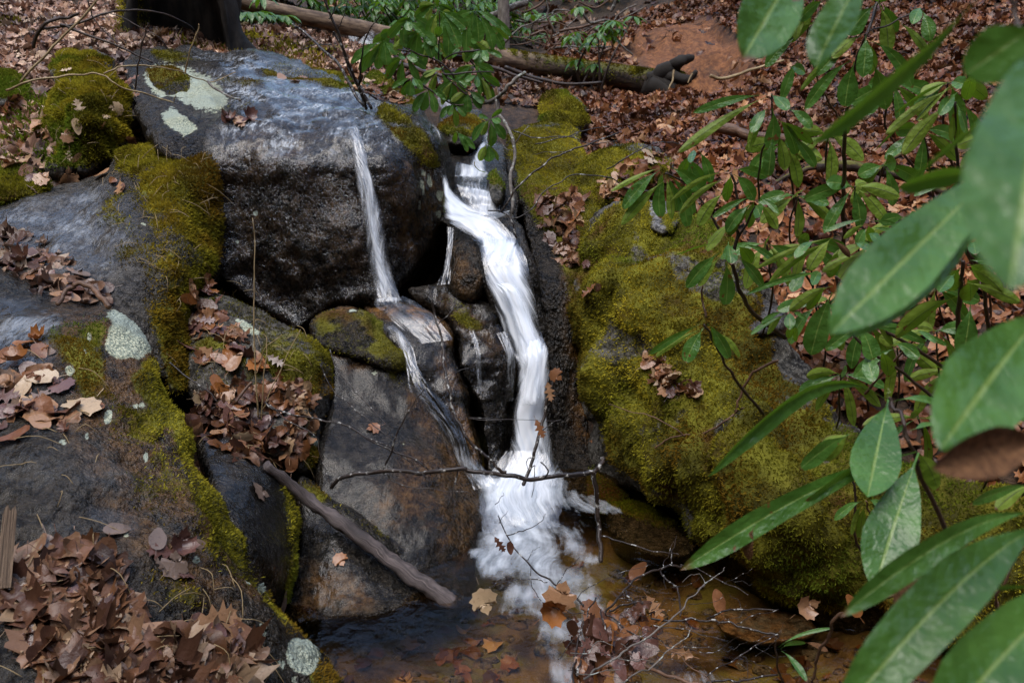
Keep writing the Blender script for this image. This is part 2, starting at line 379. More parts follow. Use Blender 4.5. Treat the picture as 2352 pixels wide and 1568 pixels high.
_P += [np.array(q, float) for q in [
 (-.6,2.0,-1.95),(0,1.2,-1.93),(.5,1.6,-1.9),(.2,2.4,-1.98),(.45,2.9,-1.98),(.9,2.0,-1.9),(0,.3,-1.9),(1.2,1.2,-1.85),(-.8,.6,-1.7),(-1.2,1.6,-1.6),
 (1.1,2.6,-1.8),(1.6,2.2,-1.72),(-1.3,2.3,-1.5),(-1.7,3.0,-1.2),(-.7,3.0,-1.7),(-.6,3.7,-1.35),(0,3.3,-1.75),(.15,4.0,-1.2),(-.6,4.4,-.85),(-1.3,4.4,-.8),(.0,4.8,-.85),(.5,3.8,-1.1),(.6,3.3,-1.35),
 (-.5,5.0,-.6),(.2,5.3,-.6),(1.5,.4,-1.75),(3,.5,-1.2),(-2.5,.8,-1.2),(-3,2.5,-.8),(-2.4,3.5,-.75),(0,-3,-1.7),(-6,-3,1.2),(6,-3,1.2),(4,2.4,-.95),(5,4,-.4),(-4,4.5,-.1),(-5,7,.5),
 (-2.5,9,.35),(-.5,13,.55),(3,12,.9),(7,9,1.4),(5.2,5.5,.2),(-7,12,2.2),(8,14,3.0),(1,17,1.8),(-8,22,4.6),(0,25,3.6),(10,24,6),(0,40,6.5),(-25,40,14),(25,40,15),(-9,5,6.5),(-9,-3,7.5),(8.5,3.5,5.5),(9,-3,7.5),(-14,5,14),(14,5,13),(-14,-4,15),(14,-4,15),(-25,5,26),(25,5,26),(-20,-20,26),(20,-20,26),(0,-8,7.5),(0,-13,14),(0,-22,24),(-6,-7,7.5),(6,-7,7.5),(-58,-28,46),(58,-28,46),(-58,58,34),(58,58,34),(0,-29,30),(0,59,10),(1.5,1.7,-1.75),(2.0,1.6,-1.65)]]  # unseen steep slopes around and behind the camera are raised to block low sky
_P = np.array(_P); GZ = TPS(_P[:, :2], _P[:, 2], kind='lin', smooth=2e-3, sc=1.)
def ground_z(x, y):
    q = np.stack([np.asarray(x, float).ravel(), np.asarray(y, float).ravel()], 1)
    z = GZ(q); p3 = np.c_[q, z]
    far = sstep(3.5, 7, q[:, 1])
    return z + .035 * fbm(p3, 1.1, 4, 3) * (1 + far) + .012 * fbm(p3, 6., 3, 5)
def _axis(a, b, c, d, s):
    mid = np.arange(b, c, s); out = []; x = b; k = s
    while x > a: k *= 1.13; x -= k; out.append(x)
    lo = out[::-1]; out = []; x = mid[-1]; k = s
    while x < d: k *= 1.13; x += k; out.append(x)
    return np.r_[lo, mid, out]
gx = _axis(-60, -2.6, 3.6, 60, .035); gy = _axis(-30, 1.0, 7.0, 60, .035)
GX, GY = np.meshgrid(gx, gy); Zg = ground_z(GX, GY).reshape(GX.shape)
# the torn earth bank under the tipped root plate
_pp = pix(np.stack([GX.ravel(), GY.ravel(), Zg.ravel()], 1))
_e, _ = sdf(_pp, [(1440,120),(1490,40),(1560,15),(1640,35),(1700,90),(1735,160),(1690,215),(1620,225),(1560,190),(1480,160)])
_fr = (GY.ravel() > 6.2) & (GY.ravel() < 10.5)
earth = np.where(_fr, sstep(-25, 20, _e + 18 * fbm(np.c_[_pp / 60., np.zeros(len(_pp))], 1., 3, 9)), 0)
Zg = Zg - (earth * (.10 + .14 * fbm(np.c_[GX.ravel(), GY.ravel(), Zg.ravel()], 3.1, 4, 21))).reshape(Zg.shape)
ny, nx = GX.shape; I = np.arange(nx * ny).reshape(ny, nx)
GF = np.stack([I[:-1, :-1], I[:-1, 1:], I[1:, 1:], I[1:, :-1]], -1).reshape(-1, 4)
GV = np.stack([GX.ravel(), GY.ravel(), Zg.ravel()], 1)
bed = ((GV[:, 2] < -1.66) & (GV[:, 0] > -1.2) & (GV[:, 0] < 1.4) & (GV[:, 1] > .6)).astype(float)
g_ = mk("ground", GV, GF, M['ground'], attrs=dict(earth=earth, bed=bed), origin=np.zeros(3)); tag(g_, kind='structure')
SOLID = [(GV, GF)]

# ------------------------------------------------------------------ rocks
MOSS_V, MOSS_C = {}, {}
ROCKS = {}
MOSSCOL = np.array([(.075, .066, .008), (.30, .265, .024), (.46, .39, .04), (.17, .095, .012), (.08, .10, .012), (.13, .19, .018)])
FILM = []
def moss_blades(P, N, length=.012, width=.004, seed=0, green=0., brown=0.):
    n = len(P); r = np.random.default_rng(seed)
    d = N * .65 + r.normal(0, .62, (n, 3)) + np.array([0, 0, -.12]); d /= np.linalg.norm(d, axis=1)[:, None]
    L = length * r.uniform(.5, 1.5, n)[:, None]
    s = np.cross(d, r.normal(0, 1, (n, 3))); s /= np.linalg.norm(s, axis=1)[:, None] + 1e-9
    w = width * r.uniform(.6, 1.4, n)[:, None]
    b = P - N * length * .25
    V = np.stack([b - s * w * .5, b + d * L * .55 + s * w * .6, b + d * L, ], 1).reshape(-1, 3)
    F = np.arange(3 * n).reshape(n, 3)
    a = fbm(P, 5.5, 4, 31) * .85 + r.normal(0, .25, n); k = fbm(P, 3.1, 3, 37) + brown; gk = fbm(P, 2.3, 3, 41) + green
    c = MOSSCOL[0] + (MOSSCOL[1] - MOSSCOL[0]) * np.clip(a + .5, 0, 1)[:, None]
    c = c + (MOSSCOL[2] - c) * np.clip(a - .15, 0, 1)[:, None]
    c = c + (MOSSCOL[3] - c) * np.clip(k * 1.7 - .22, 0, .9)[:, None]
    c = c + (MOSSCOL[5] - c) * np.clip(gk * 1.4 - .3, 0, .9)[:, None]
    return V, F, np.repeat(c, 3, 0)
def mask_of(px, polys):
    out = np.zeros(len(px))
    for poly, strength, soft in polys:
        d, _ = sdf(px, catmull(poly, 5, True)); out = np.maximum(out, strength * sstep(-soft, soft, d))
    return out
def spots(px, lst):
    out = np.zeros(len(px))
    for x, y, rx, ry, s in lst:
        d = np.sqrt(((px[:, 0] - x) / rx) ** 2 + ((px[:, 1] - y) / ry) ** 2); out = np.maximum(out, s * sstep(1.25, .75, d))
    return out
def rock(label, poly, ctrl, R_=40, B=.10, step=4., th=.45, amp=.014, fs=4.5, moss=(), up=0., mossn=0, lichen=(), lspots=(), wet=.5, wetm=(), stain=(), pale=(),
         seed=0, name="boulder", cat="boulder", green=0., brown=0., rough_edge=5., ridge=0., blade=.012, drop=.3, rid=None, film=(), steep=.45, aer_sheen=.0, gold=(), dark=()):
    pl = catmull(poly, 6, True)
    pl = pl + rough_edge * np.c_[fbm(np.c_[pl / 45., np.full(len(pl), seed)], 1, 3, 51), fbm(np.c_[pl / 45., np.full(len(pl), seed)], 1, 3, 52)]
    x0, y0 = pl.min(0) - step; x1, y1 = pl.max(0) + step
    xs = np.arange(x0, x1 + step, step); ys = np.arange(y0, y1 + step, step)
    X, Y = np.meshgrid(xs, ys); q = np.stack([X.ravel(), Y.ravel()], 1)
    d, near = sdf(q, pl); keep = d > -step * .95
    ids = -np.ones(len(q), int)
    quad = np.arange(len(q)).reshape(X.shape)
    Q = np.stack([quad[:-1, :-1], quad[:-1, 1:], quad[1:, 1:], quad[1:, :-1]], -1).reshape(-1, 4)
    ok = keep[Q].all(1) & (d[Q].max(1) > 0); Q = Q[ok]
    used = np.unique(Q); ids[used] = np.arange(len(used))
    px = np.where(d[used, None] < 0, near[used], q[used]); dd = np.clip(d[used], 0, None); F = ids[Q]
    c = np.array(ctrl, float); f = TPS(c[:, :2], c[:, 2], smooth=8e-4)
    Yd = f(px) + B * (1 - np.sqrt(np.clip(1 - (1 - np.clip(dd / R_, 0, 1)) ** 2, 0, 1)))
    P = at(px, Yd)
    e1 = P[F[:, 2]] - P[F[:, 0]]; e2 = P[F[:, 3]] - P[F[:, 1]]; fn = np.cross(e1, e2)
    if (fn * -P[F[:, 0]]).sum(1).mean() < 0: F = F[:, ::-1]; fn = -fn
    N = np.zeros_like(P)
    for k in range(4): np.add.at(N, F[:, k], fn)
    N /= np.linalg.norm(N, axis=1)[:, None] + 1e-12
    h = amp * fbm(P + seed * 3.7, fs, 5, 60 + seed, .52)
    if ridge: h = h + ridge * (np.abs(fbm(P * np.array([1.25, 1, .55]) + seed, 3.4, 3, 71)) - .3)
    mv = mask_of(px, moss)
    mn = sstep(-.35, .35, fbm(P + seed, 4.2, 4, 80) + mossn) if len(moss) else np.ones(len(P))
    mossa = np.clip(mv * (.35 + .75 * mn), 0, 1)
    if up: mossa = np.maximum(mossa, up * sstep(.25, .8, N[:, 2]) * sstep(-.3, .25, fbm(P + seed, 3.7, 4, 90) + mossn))
    P = P + N * (h + mossa * (.004 + .030 * np.clip(fbm(P, 8, 3, 44) + .25, 0, 1)))[:, None]
    lv = np.maximum(mask_of(px, [(q_, s_, w_ * 2.4) for q_, s_, w_ in lichen]), spots(px, lspots)); lv = lv * (1 - sstep(.8, 1., mv) * (.0 if rid == 'front' else 1.)); mossa = mossa * (1 - lv)
    wv = np.clip(np.maximum(wet, mask_of(px, wetm)), 0, 1); sv = mask_of(px, stain); pv = mask_of(px, pale)
    # close the stone behind: the outline runs back into the bank and is capped
    E = np.concatenate([F[:, [0, 1]], F[:, [1, 2]], F[:, [2, 3]], F[:, [3, 0]]]); key = set(map(tuple, E.tolist()))
    be = np.array([e for e in key if (e[1], e[0]) not in key]); bv = np.unique(be)
    n0 = len(P); cen = P.mean(0); PB = P[bv] * (1 + th / np.linalg.norm(P[bv], axis=1))[:, None]; PB = PB + (cen * (1 + th / np.linalg.norm(cen)) - PB) * .15; PB[:, 2] -= drop
    m = -np.ones(n0, int); m[bv] = n0 + np.arange(len(bv)); ci = n0 + len(bv)
    VB = np.concatenate([P, PB, (PB.mean(0))[None]]); tri = []
    side = np.stack([be[:, 1], be[:, 0], m[be[:, 0]], m[be[:, 1]]], 1)
    cap = np.stack([m[be[:, 1]], m[be[:, 0]], np.full(len(be), ci)], 1)
    faces = np.concatenate([F, side]).tolist() + cap.tolist()
    ex = len(bv) + 1; pad = lambda a, v=0.: np.r_[a, np.full(ex, v)]
    o = mk(name, VB, faces, M['rock'], attrs=dict(moss=pad(mossa), lichen=pad(lv), wet=pad(wv, wet), stain=pad(sv), pale=pad(pv)))
    tag(o, label, cat)
    # moss tufts standing on it
    w = mossa[F].mean(1); area = np.linalg.norm(np.cross(P[F[:, 2]] - P[F[:, 0]], P[F[:, 3]] - P[F[:, 1]]), axis=1) * .5
    w = np.clip((w - .12) / .6, 0, 1) ** 1.6 * area; tot = w.sum(); r = np.random.default_rng(seed)
    nb_ = int(min(90000, tot * 95000))
    if nb_ > 150:
        fi = r.choice(len(F), nb_, p=w / tot); a, b2 = r.random((2, nb_, 1))
        pp = (P[F[fi, 0]] * (1 - a) + P[F[fi, 1]] * a) * (1 - b2) + (P[F[fi, 3]] * (1 - a) + P[F[fi, 2]] * a) * b2
        v, f2, cc = moss_blades(pp, N[F[fi, 0]], blade, blade * .36, seed, green, brown)
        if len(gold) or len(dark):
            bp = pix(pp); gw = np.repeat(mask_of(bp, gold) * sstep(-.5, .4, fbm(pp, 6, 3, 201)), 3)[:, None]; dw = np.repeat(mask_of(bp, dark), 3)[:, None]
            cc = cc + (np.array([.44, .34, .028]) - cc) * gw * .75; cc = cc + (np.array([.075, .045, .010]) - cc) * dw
        mo = mk("moss", v, f2, M['moss'], parent=o, smooth=False, cols=dict(Col=cc)); mo["kind"] = "stuff"
    if len(film):
        fm = mask_of(px, film) * (1 - np.clip(mossa * 1.6, 0, 1)) * (1 - lv); kf = (fm[F] > .02).all(1); uf = np.unique(F[kf]); mp = -np.ones(len(P), int); mp[uf] = np.arange(len(uf))
        FILM.append((P[uf] + N[uf] * .005, mp[F[kf]], fm[uf], steep * np.clip(1.2 - N[uf, 2] * 1.4, 0, 1), np.full(len(uf), aer_sheen)))
    SOLID.append((VB, faces)); ROCKS[rid or label] = o
    return o

rock("dark wet cliff boulder with a flat water-washed top and sheer black face",
 [(300,130),(420,108),(560,125),(700,150),(800,185),(880,215),(950,235),(1000,290),(1020,350),(1028,440),(1020,520),(985,590),(930,660),(905,700),(860,690),(800,700),(720,740),(690,760),(640,740),(560,690),(500,640),(470,560),(440,420),(350,330),(300,220)],
 [(330,130,5.3),(500,125,5.4),(700,155,5.3),(880,215,4.9),(960,245,4.5),(400,200,4.6),(600,200,4.7),(800,240,4.45),(350,280,4.05),(500,270,4.05),(650,275,4.05),(800,285,4.0),(900,270,4.1),(990,310,4.1),
  (500,300,3.93),(650,300,3.93),(800,310,3.88),(900,300,3.95),(600,340,3.82),(800,350,3.8),(950,340,3.92),(1010,420,4.0),(500,450,3.72),(650,450,3.72),(800,450,3.70),(950,450,3.78),(1010,520,3.95),
  (560,600,3.62),(700,600,3.6),(850,600,3.58),(950,600,3.72),(600,700,3.55),(700,740,3.5),(850,690,3.5)],
 R_=26, B=.06, amp=.022, fs=3.2, ridge=.03, wet=.95, th=.9, seed=1, step=3.6, drop=.7, rid='cliff', steep=1., aer_sheen=1., film=[([(440,130),(600,140),(760,180),(900,240),(1000,300),(1015,420),(1010,560),(930,690),(700,750),(560,690),(500,560),(480,330),(540,280),(470,200)],1.,22)],
 moss=[([(860,250),(905,255),(960,300),(1000,370),(985,385),(930,330),(880,285)],.85,10),([(640,150),(760,170),(860,225),(840,232),(700,190),(600,170)],.8,10),([(1010,430),(1028,480),(1018,540),(1005,500)],.7,8),
       ([(340,160),(400,150),(440,185),(435,215),(385,222),(350,200)],1.,7),([(520,232),(585,240),(580,262),(500,252)],.55,8),([(500,185),(600,200),(590,215),(500,205)],.5,8),([(350,120),(430,125),(470,150),(380,150)],.6,8)],
 lichen=[([(335,160),(400,150),(470,175),(520,225),(520,250),(470,252),(420,240),(370,225),(340,200)],.9,7),([(372,268),(400,255),(440,280),(452,300),(430,315),(395,305)],1.,6)],
 lspots=[(985,415,6,16,.8),(1000,450,7,14,.75),(970,430,5,20,.7),(995,490,6,10,.7),(960,470,5,12,.6),(975,395,5,10,.7),(588,490,6,6,.9),(545,555,5,5,.8)],
 stain=[([(520,330),(720,320),(800,460),(760,640),(620,700),(540,560)],.24,60),([(900,360),(990,400),(1010,480),(970,560),(930,600),(900,520),(880,440)],.75,30),([(770,560),(830,540),(820,640),(740,640)],.4,25)],
 pale=[([(430,150),(620,180),(800,240),(860,270),(700,270),(540,255),(470,240)],.35,25)])
rock("grey ledge rock with a mossy drooping edge beside the cliff boulder",
 [(-80,430),(0,420),(80,430),(150,420),(230,390),(270,350),(350,335),(440,340),(490,360),(505,430),(515,520),(505,600),(470,650),(430,690),(420,760),(445,870),(405,910),(360,850),(320,810),(250,770),(150,750),(-80,740)],
 [(-50,440,3.75),(150,430,3.75),(300,350,3.95),(450,350,3.85),(490,370,3.75),(200,520,3.4),(0,520,3.4),(350,450,3.55),(430,450,3.5),(300,540,3.25),(0,620,3.05),(150,620,3.05),(280,620,3.05),
  (320,640,3.02),(350,560,3.2),(400,520,3.35),(460,480,3.55),(500,450,3.65),(400,640,3.08),(450,600,3.25),(500,600,3.5),(380,760,2.95),(340,760,2.88),(430,850,2.9),(250,730,2.85),(0,720,2.8)],
 R_=30, B=.06, amp=.018, wet=.78, seed=2, aer_sheen=.6, gold=[([(260,340),(420,340),(440,480),(400,620),(360,760),(320,640),(300,480)],.7,30)], film=[([(-80,450),(60,480),(200,440),(300,470),(300,600),(200,640),(60,600),(-80,660)],.9,40)], step=3.6, blade=.016, rid='ledge', th=.7, drop=.4,
 moss=[([(275,350),(340,345),(440,350),(490,380),(505,450),(500,560),(470,640),(430,700),(420,780),(440,870),(400,890),(370,820),(345,740),(330,660),(320,590),(345,520),(300,470),(330,420),(280,395)],1.,22),([(265,350),(310,345),(320,385),(290,400)],1.,8),([(240,470),(330,420),(340,620),(290,640),(250,560)],.42,40)],
 wetm=[([(-80,450),(60,500),(200,440),(280,470),(180,520),(60,600),(-80,640)],.85,30)], mossn=.6,
 pale=[([(60,440),(240,440),(320,560),(330,640),(200,700),(60,560)],.55,50)], lspots=[(420,470,7,5,.7),(330,520,8,5,.7)])
rock("large grey boulder patched with brown moss and round pale lichens",
 [(-90,660),(60,660),(150,680),(240,705),(310,760),(350,830),(385,900),(430,1000),(460,1080),(500,1150),(550,1240),(600,1330),(660,1420),(720,1480),(765,1540),(795,1640),(-90,1660)],
 [(-50,680,2.75),(150,690,2.7),(250,715,2.65),(320,780,2.52),(380,900,2.32),(430,1000,2.18),(500,1150,2.02),(560,1260,1.9),(650,1410,1.78),(760,1540,1.7),(0,800,2.35),(200,850,2.3),(0,1000,1.98),(200,1000,2.0),
  (350,1050,2.05),(0,1200,1.7),(250,1200,1.75),(420,1200,1.84),(0,1400,1.5),(250,1400,1.55),(500,1380,1.7),(-50,1620,1.28),(250,1620,1.32),(550,1600,1.5),(700,1600,1.62)],
 stain=[([(100,720),(330,740),(460,1050),(600,1350),(520,1400),(330,1300),(180,1000)],.5,60)], film=[([(-80,680),(300,740),(500,1150),(760,1600),(-80,1640)],.18,40),([(-80,680),(100,700),(140,770),(110,850),(-80,830)],1.,22),([(200,1165),(310,1185),(310,1230),(240,1225)],.7,10)], R_=55, B=.16, amp=.020, fs=5, aer_sheen=.5, wet=.93, seed=3, step=4., brown=.35, blade=.011, rid='front', th=.7,
 moss=[([(110,760),(240,715),(250,760),(240,820),(260,900),(330,930),(380,960),(340,1000),(260,990),(180,900),(130,820)],.72,28),([(300,880),(345,830),(400,930),(450,1050),(505,1150),(560,1250),(620,1350),(700,1440),(775,1560),(740,1580),(650,1450),(560,1360),(480,1300),(430,1200),(460,1120),(420,1040),(370,960)],.95,22),
       ([(250,960),(330,930),(380,960),(350,1020),(270,1030)],.8,14),([(230,1000),(440,1040),(540,1270),(480,1330),(380,1250),(300,1150)],.42,50),([(300,1290),(420,1330),(480,1400),(380,1400)],.5,30),([(560,1290),(660,1420),(620,1420),(560,1350)],.9,14)], mossn=-.02,
 lichen=[([(245,725),(290,722),(330,755),(340,800),(320,825),(265,830),(240,800),(252,760)],1.,5),([(668,1468),(690,1462),(725,1490),(735,1520),(715,1540),(680,1535),(663,1500)],1.,4)],
 lspots=[(248,955,9,14,1.),(315,925,10,8,.8),(330,922,8,8,.8),(160,865,12,10,.6),(145,1020,10,8,.6),(200,1000,6,9,.6),(205,775,6,12,.7),(195,830,5,10,.6),(610,1345,7,18,.6),(570,1335,6,10,.9),(290,1225,8,10,.7),(335,1050,6,12,.6),(650,1520,12,16,.5),(600,1450,14,20,.5),(690,1555,16,14,.5),(445,1290,8,9,.7)],
 wetm=[([(-80,680),(100,700),(140,780),(90,850),(-80,820)],.9,25),([(-80,1380),(300,1300),(520,1420),(560,1600),(-80,1640)],.75,40)],
 pale=[([(150,980),(420,1050),(440,1250),(330,1350),(200,1300),(100,1150)],.35,60),([(200,1160),(310,1180),(310,1230),(240,1230)],.8,10),([(330,820),(400,1000),(380,1000),(300,860)],.5,14)])
rock("mossy green boulder above the leaf-filled gully",
 [(440,660),(500,670),(560,700),(640,735),(700,770),(745,830),(750,880),(740,950),(725,1020),(700,1090),(640,1060),(560,1020),(480,980),(420,900),(410,800),(430,720)],
 [(460,680,3.2),(560,710,3.2),(640,745,3.15),(720,800,3.05),(740,880,2.95),(450,800,2.95),(560,800,3.0),(650,850,2.92),(480,930,2.75),(600,930,2.78),(700,960,2.78),(560,1010,2.62),(690,1070,2.65)],
 R_=45, B=.12, amp=.022, wet=.4, seed=4, blade=.011, rid='gully', green=.15,
 moss=[([(460,670),(560,695),(640,740),(620,780),(540,740),(460,710)],1.,15),([(600,745),(690,760),(748,830),(748,900),(700,920),(640,880),(600,820)],1.1,14),([(410,760),(520,780),(600,860),(560,900),(450,880)],.9,25),([(700,930),(740,960),(720,1060),(690,1060)],.7,18)],
 lichen=[([(545,735),(575,722),(605,735),(600,770),(570,770)],1.,5),([(698,885),(720,880),(728,905),(710,915),(700,905)],1.,4)], lspots=[(575,845,7,13,.9),(715,980,14,10,.7),(720,1010,8,16,.6),(730,860,5,14,.6)])
rock("wet black rock with a moss-fringed side at the water's edge",
 [(455,1000),(520,1000),(580,1030),(620,1070),(650,1120),(680,1190),(678,1280),(672,1340),(660,1420),(600,1420),(540,1260),(480,1130)],
 [(470,1010,2.45),(560,1030,2.45),(620,1080,2.4),(670,1190,2.33),(665,1340,2.25),(660,1400,2.24),(520,1120,2.2),(580,1200,2.15),(620,1300,2.1)],
 R_=30, B=.08, wet=.95, seed=5, steep=.85, film=[([(470,1010),(600,1060),(660,1180),(650,1340),(560,1240)],1.,16)], amp=.012, rid='wetrock', green=.3,
 moss=[([(640,1100),(685,1190),(680,1290),(675,1370),(645,1370),(650,1280),(655,1190)],1.,9)], pale=[([(480,1020),(600,1060),(610,1150),(520,1100)],.3,30)])
rock("smooth wet slab with tan streaks beneath the thin falls",
 [(730,790),(780,780),(860,800),(920,830),(960,870),(1010,940),(1060,1020),(1095,1090),(1112,1150),(1110,1230),(1095,1300),(1080,1390),(960,1400),(880,1390),(800,1330),(730,1230),(715,1100),(735,980),(745,880)],
 [(740,810,3.2),(800,790,3.25),(920,840,3.2),(1010,950,3.05),(1080,1070,2.9),(1110,1150,2.8),(1100,1280,2.55),(760,950,2.95),(850,950,2.97),(950,1000,2.92),(760,1100,2.68),(900,1100,2.68),(1020,1120,2.74),(780,1230,2.5),(900,1230,2.5),(1020,1240,2.52),(900,1350,2.36),(1050,1350,2.42)],
 R_=28, B=.09, wet=.97, seed=6, steep=.85, film=[([(735,800),(870,850),(960,900),(1090,1100),(1100,1280),(1000,1380),(820,1330),(740,1230),(730,980)],.6,24)], amp=.010, fs=3.5, ridge=.012, rid='slab', th=.6,
 moss=[([(840,810),(920,840),(970,890),(940,900),(880,860),(820,830)],.85,12),([(760,1160),(830,1200),(920,1260),(900,1270),(820,1220),(750,1180)],.6,8)],
 stain=[([(940,1040),(1060,1040),(1110,1110),(1110,1280),(1040,1300),(960,1200),(880,1230),(850,1120),(920,1100)],.5,34),([(740,800),(860,800),(830,850),(750,850)],.5,20),([(930,900),(1000,960),(1060,1060),(1030,1060),(960,980)],.55,14)],
 pale=[([(760,860),(860,860),(900,1000),(860,1120),(760,1120),(745,960)],.2,35)], lspots=[(925,1020,6,4,.5),(860,860,8,5,.6)])
rock("dark speckled rock under the driftwood log by the pool",
 [(690,1090),(740,1130),(800,1160),(880,1220),(930,1290),(990,1350),(930,1410),(760,1430),(655,1430),(652,1330),(680,1230),(680,1150)],
 [(700,1110,2.62),(800,1180,2.5),(900,1280,2.40),(680,1250,2.42),(760,1280,2.35),(680,1360,2.28),(800,1350,2.27),(900,1380,2.24),(980,1350,2.33)],
 R_=20, B=.05, wet=.92, seed=7, steep=.85, film=[([(700,1120),(860,1230),(960,1350),(800,1400),(670,1380)],.5,24)], amp=.012, rid='lower', moss=[([(700,1100),(800,1165),(890,1230),(870,1240),(780,1180),(700,1130)],.75,9)], stain=[([(660,1300),(800,1320),(860,1390),(680,1390)],.5,25)])
rock("small rounded rock capped with dark moss beside the thin falls",
 [(720,745),(740,715),(790,705),(850,725),(900,760),(930,800),(935,835),(900,845),(840,830),(770,810),(730,790)],
 [(740,730,3.35),(820,720,3.38),(900,770,3.3),(760,780,3.23),(850,800,3.2),(920,830,3.17)], R_=16, B=.04, wet=.97, seed=8, rid='cap', brown=.1, blade=.008,
 moss=[([(735,735),(860,725),(930,795),(932,838),(850,830),(750,800)],1.,12)], mossn=.3, lspots=[(810,728,10,8,.8),(840,735,8,5,.7),(820,755,14,6,.7)], stain=[([(720,720),(800,700),(820,715),(740,740)],.9,10)])
rock("amber veined rock washed by the thin falls",
 [(830,700),(870,685),(930,690),(990,720),(1040,760),(1050,830),(1080,920),(1100,1000),(1110,1060),(1090,1080),(1060,1010),(1000,930),(950,870),(900,800),(850,750)],
 [(850,705,3.5),(930,695,3.5),(1000,730,3.42),(1050,800,3.3),(900,760,3.32),(980,830,3.22),(960,870,3.18),(1060,950,3.1),(1090,1060,2.98)], R_=20, B=.06, wet=.9, seed=9, film=[([(840,700),(990,720),(1050,830),(1100,1050),(1000,940),(900,800)],1.,12)], amp=.012, rid='flow',
 stain=[([(830,700),(930,690),(1000,720),(1045,790),(1010,780),(950,740),(880,730)],1.,14),([(1000,800),(1050,850),(1085,950),(1105,1060),(1080,1060),(1030,940)],.9,14)], pale=[([(900,760),(1000,800),(1020,900),(960,860)],.6,20)])
rock("black wet rock dividing the main falls from the amber rock",
 [(1000,640),(1060,640),(1110,670),(1150,720),(1180,790),(1195,860),(1190,920),(1180,1000),(1165,1100),(1120,1110),(1100,1030),(1080,940),(1050,840),(1030,760),(980,700),(930,660)],
 [(960,660,3.6),(1050,650,3.55),(1130,720,3.45),(1180,850,3.3),(1170,1090,3.05),(1020,740,3.42),(1090,850,3.25),(1120,960,3.15),(1130,1090,3.02)], R_=25, B=.08, wet=.97, seed=10, steep=.85, film=[([(980,660),(1110,690),(1180,820),(1170,1080),(1100,1030),(1050,840)],1.,14)], amp=.022, ridge=.02, rid='divide',
 moss=[([(1020,680),(1070,700),(1110,750),(1080,760),(1030,720)],.6,12)], stain=[([(1000,680),(1100,720),(1180,830),(1190,880),(1100,800)],.35,20)])
rock("round dome rock with a film of water over it",
 [(1030,610),(1040,560),(1070,545),(1100,555),(1120,590),(1125,650),(1100,700),(1050,690),(1025,650)],
 [(1070,550,3.62),(1040,600,3.58),(1110,600,3.55),(1075,620,3.48),(1075,690,3.45)], R_=28, B=.12, wet=.95, seed=11, amp=.01, step=3, rid='dome', stain=[([(1030,560),(1110,560),(1120,690),(1060,690)],.3,14)])
rock("dark bedrock chute behind the main falls",
 [(1040,470),(1160,480),(1210,560),(1250,700),(1275,850),(1290,1120),(1150,1130),(1170,900),(1150,760),(1100,640),(1040,560)],
 [(1060,480,3.9),(1150,500,3.8),(1150,570,3.56),(1210,580,3.56),(1190,700,3.46),(1240,700,3.48),(1220,900,3.32),(1270,900,3.36),(1220,1100,3.18),(1280,1100,3.2)], R_=12, B=.03, wet=.95, seed=12, amp=.012, rid='chute')
rock("dark bedrock step behind the upper cascade",
 [(1000,330),(1140,320),(1180,400),(1190,490),(1150,530),(1020,520),(1010,420)],
 [(1040,340,4.7),(1120,340,4.7),(1100,400,4.25),(1050,440,4.1),(1150,440,4.1),(1080,500,3.9),(1150,500,3.88)], R_=12, B=.03, wet=.95, seed=13, amp=.01, rid='step')
rock("great moss-covered boulder leaning over the pool",
 [(1330,560),(1360,500),(1420,470),(1480,500),(1550,520),(1620,540),(1680,580),(1730,650),(1800,740),(1860,860),(1920,960),(2050,1050),(2250,1120),(2430,1150),(2430,1460),(2100,1460),(1950,1450),(1820,1410),(1720,1360),(1640,1285),(1560,1230),(1480,1185),(1420,1130),(1370,1050),(1345,960),(1335,850),(1320,760),(1310,660)],
 [(1340,560,3.6),(1420,480,3.7),(1550,525,3.55),(1680,590,3.4),(1800,750,3.1),(1900,940,2.75),(2100,1070,2.5),(2380,1150,2.35),(1320,700,3.45),(1400,650,3.3),(1550,650,3.18),(1650,700,3.1),(1340,900,3.25),(1450,850,2.98),(1600,850,2.82),(1750,900,2.75),(1400,1040,3.0),(1500,1000,2.76),(1550,1090,2.60),(1650,1000,2.6),(1700,1150,2.37),(1800,1050,2.46),(1850,1190,2.24),(1460,1160,2.9),(1560,1215,2.70),(1710,1335,2.44),(1900,1220,2.22),(1900,1390,2.26),(2200,1250,2.2),(2380,1440,2.0)],
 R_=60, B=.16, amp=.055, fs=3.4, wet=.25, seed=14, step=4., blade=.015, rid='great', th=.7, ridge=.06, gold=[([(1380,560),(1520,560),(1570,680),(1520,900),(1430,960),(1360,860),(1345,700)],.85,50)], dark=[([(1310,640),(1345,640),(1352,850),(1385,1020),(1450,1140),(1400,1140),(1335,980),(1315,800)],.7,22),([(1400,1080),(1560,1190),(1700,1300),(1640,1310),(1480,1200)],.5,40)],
 moss=[([(1330,560),(1420,480),(1560,520),(1690,590),(1740,700),(1800,860),(1900,980),(2080,1090),(2420,1160),(2420,1440),(2100,1430),(1800,1370),(1680,1290),(1560,1200),(1470,1120),(1380,1010),(1345,900),(1325,720)],1.1,16)], mossn=.30, green=.0,
 lichen=[([(1575,640),(1600,605),(1640,600),(1655,640),(1625,680),(1580,690),(1570,665)],1.,5)], lspots=[(1480,500,25,12,.7)],
 wetm=[([(1400,1100),(1560,1200),(1720,1340),(1650,1340),(1450,1200)],.9,25)])
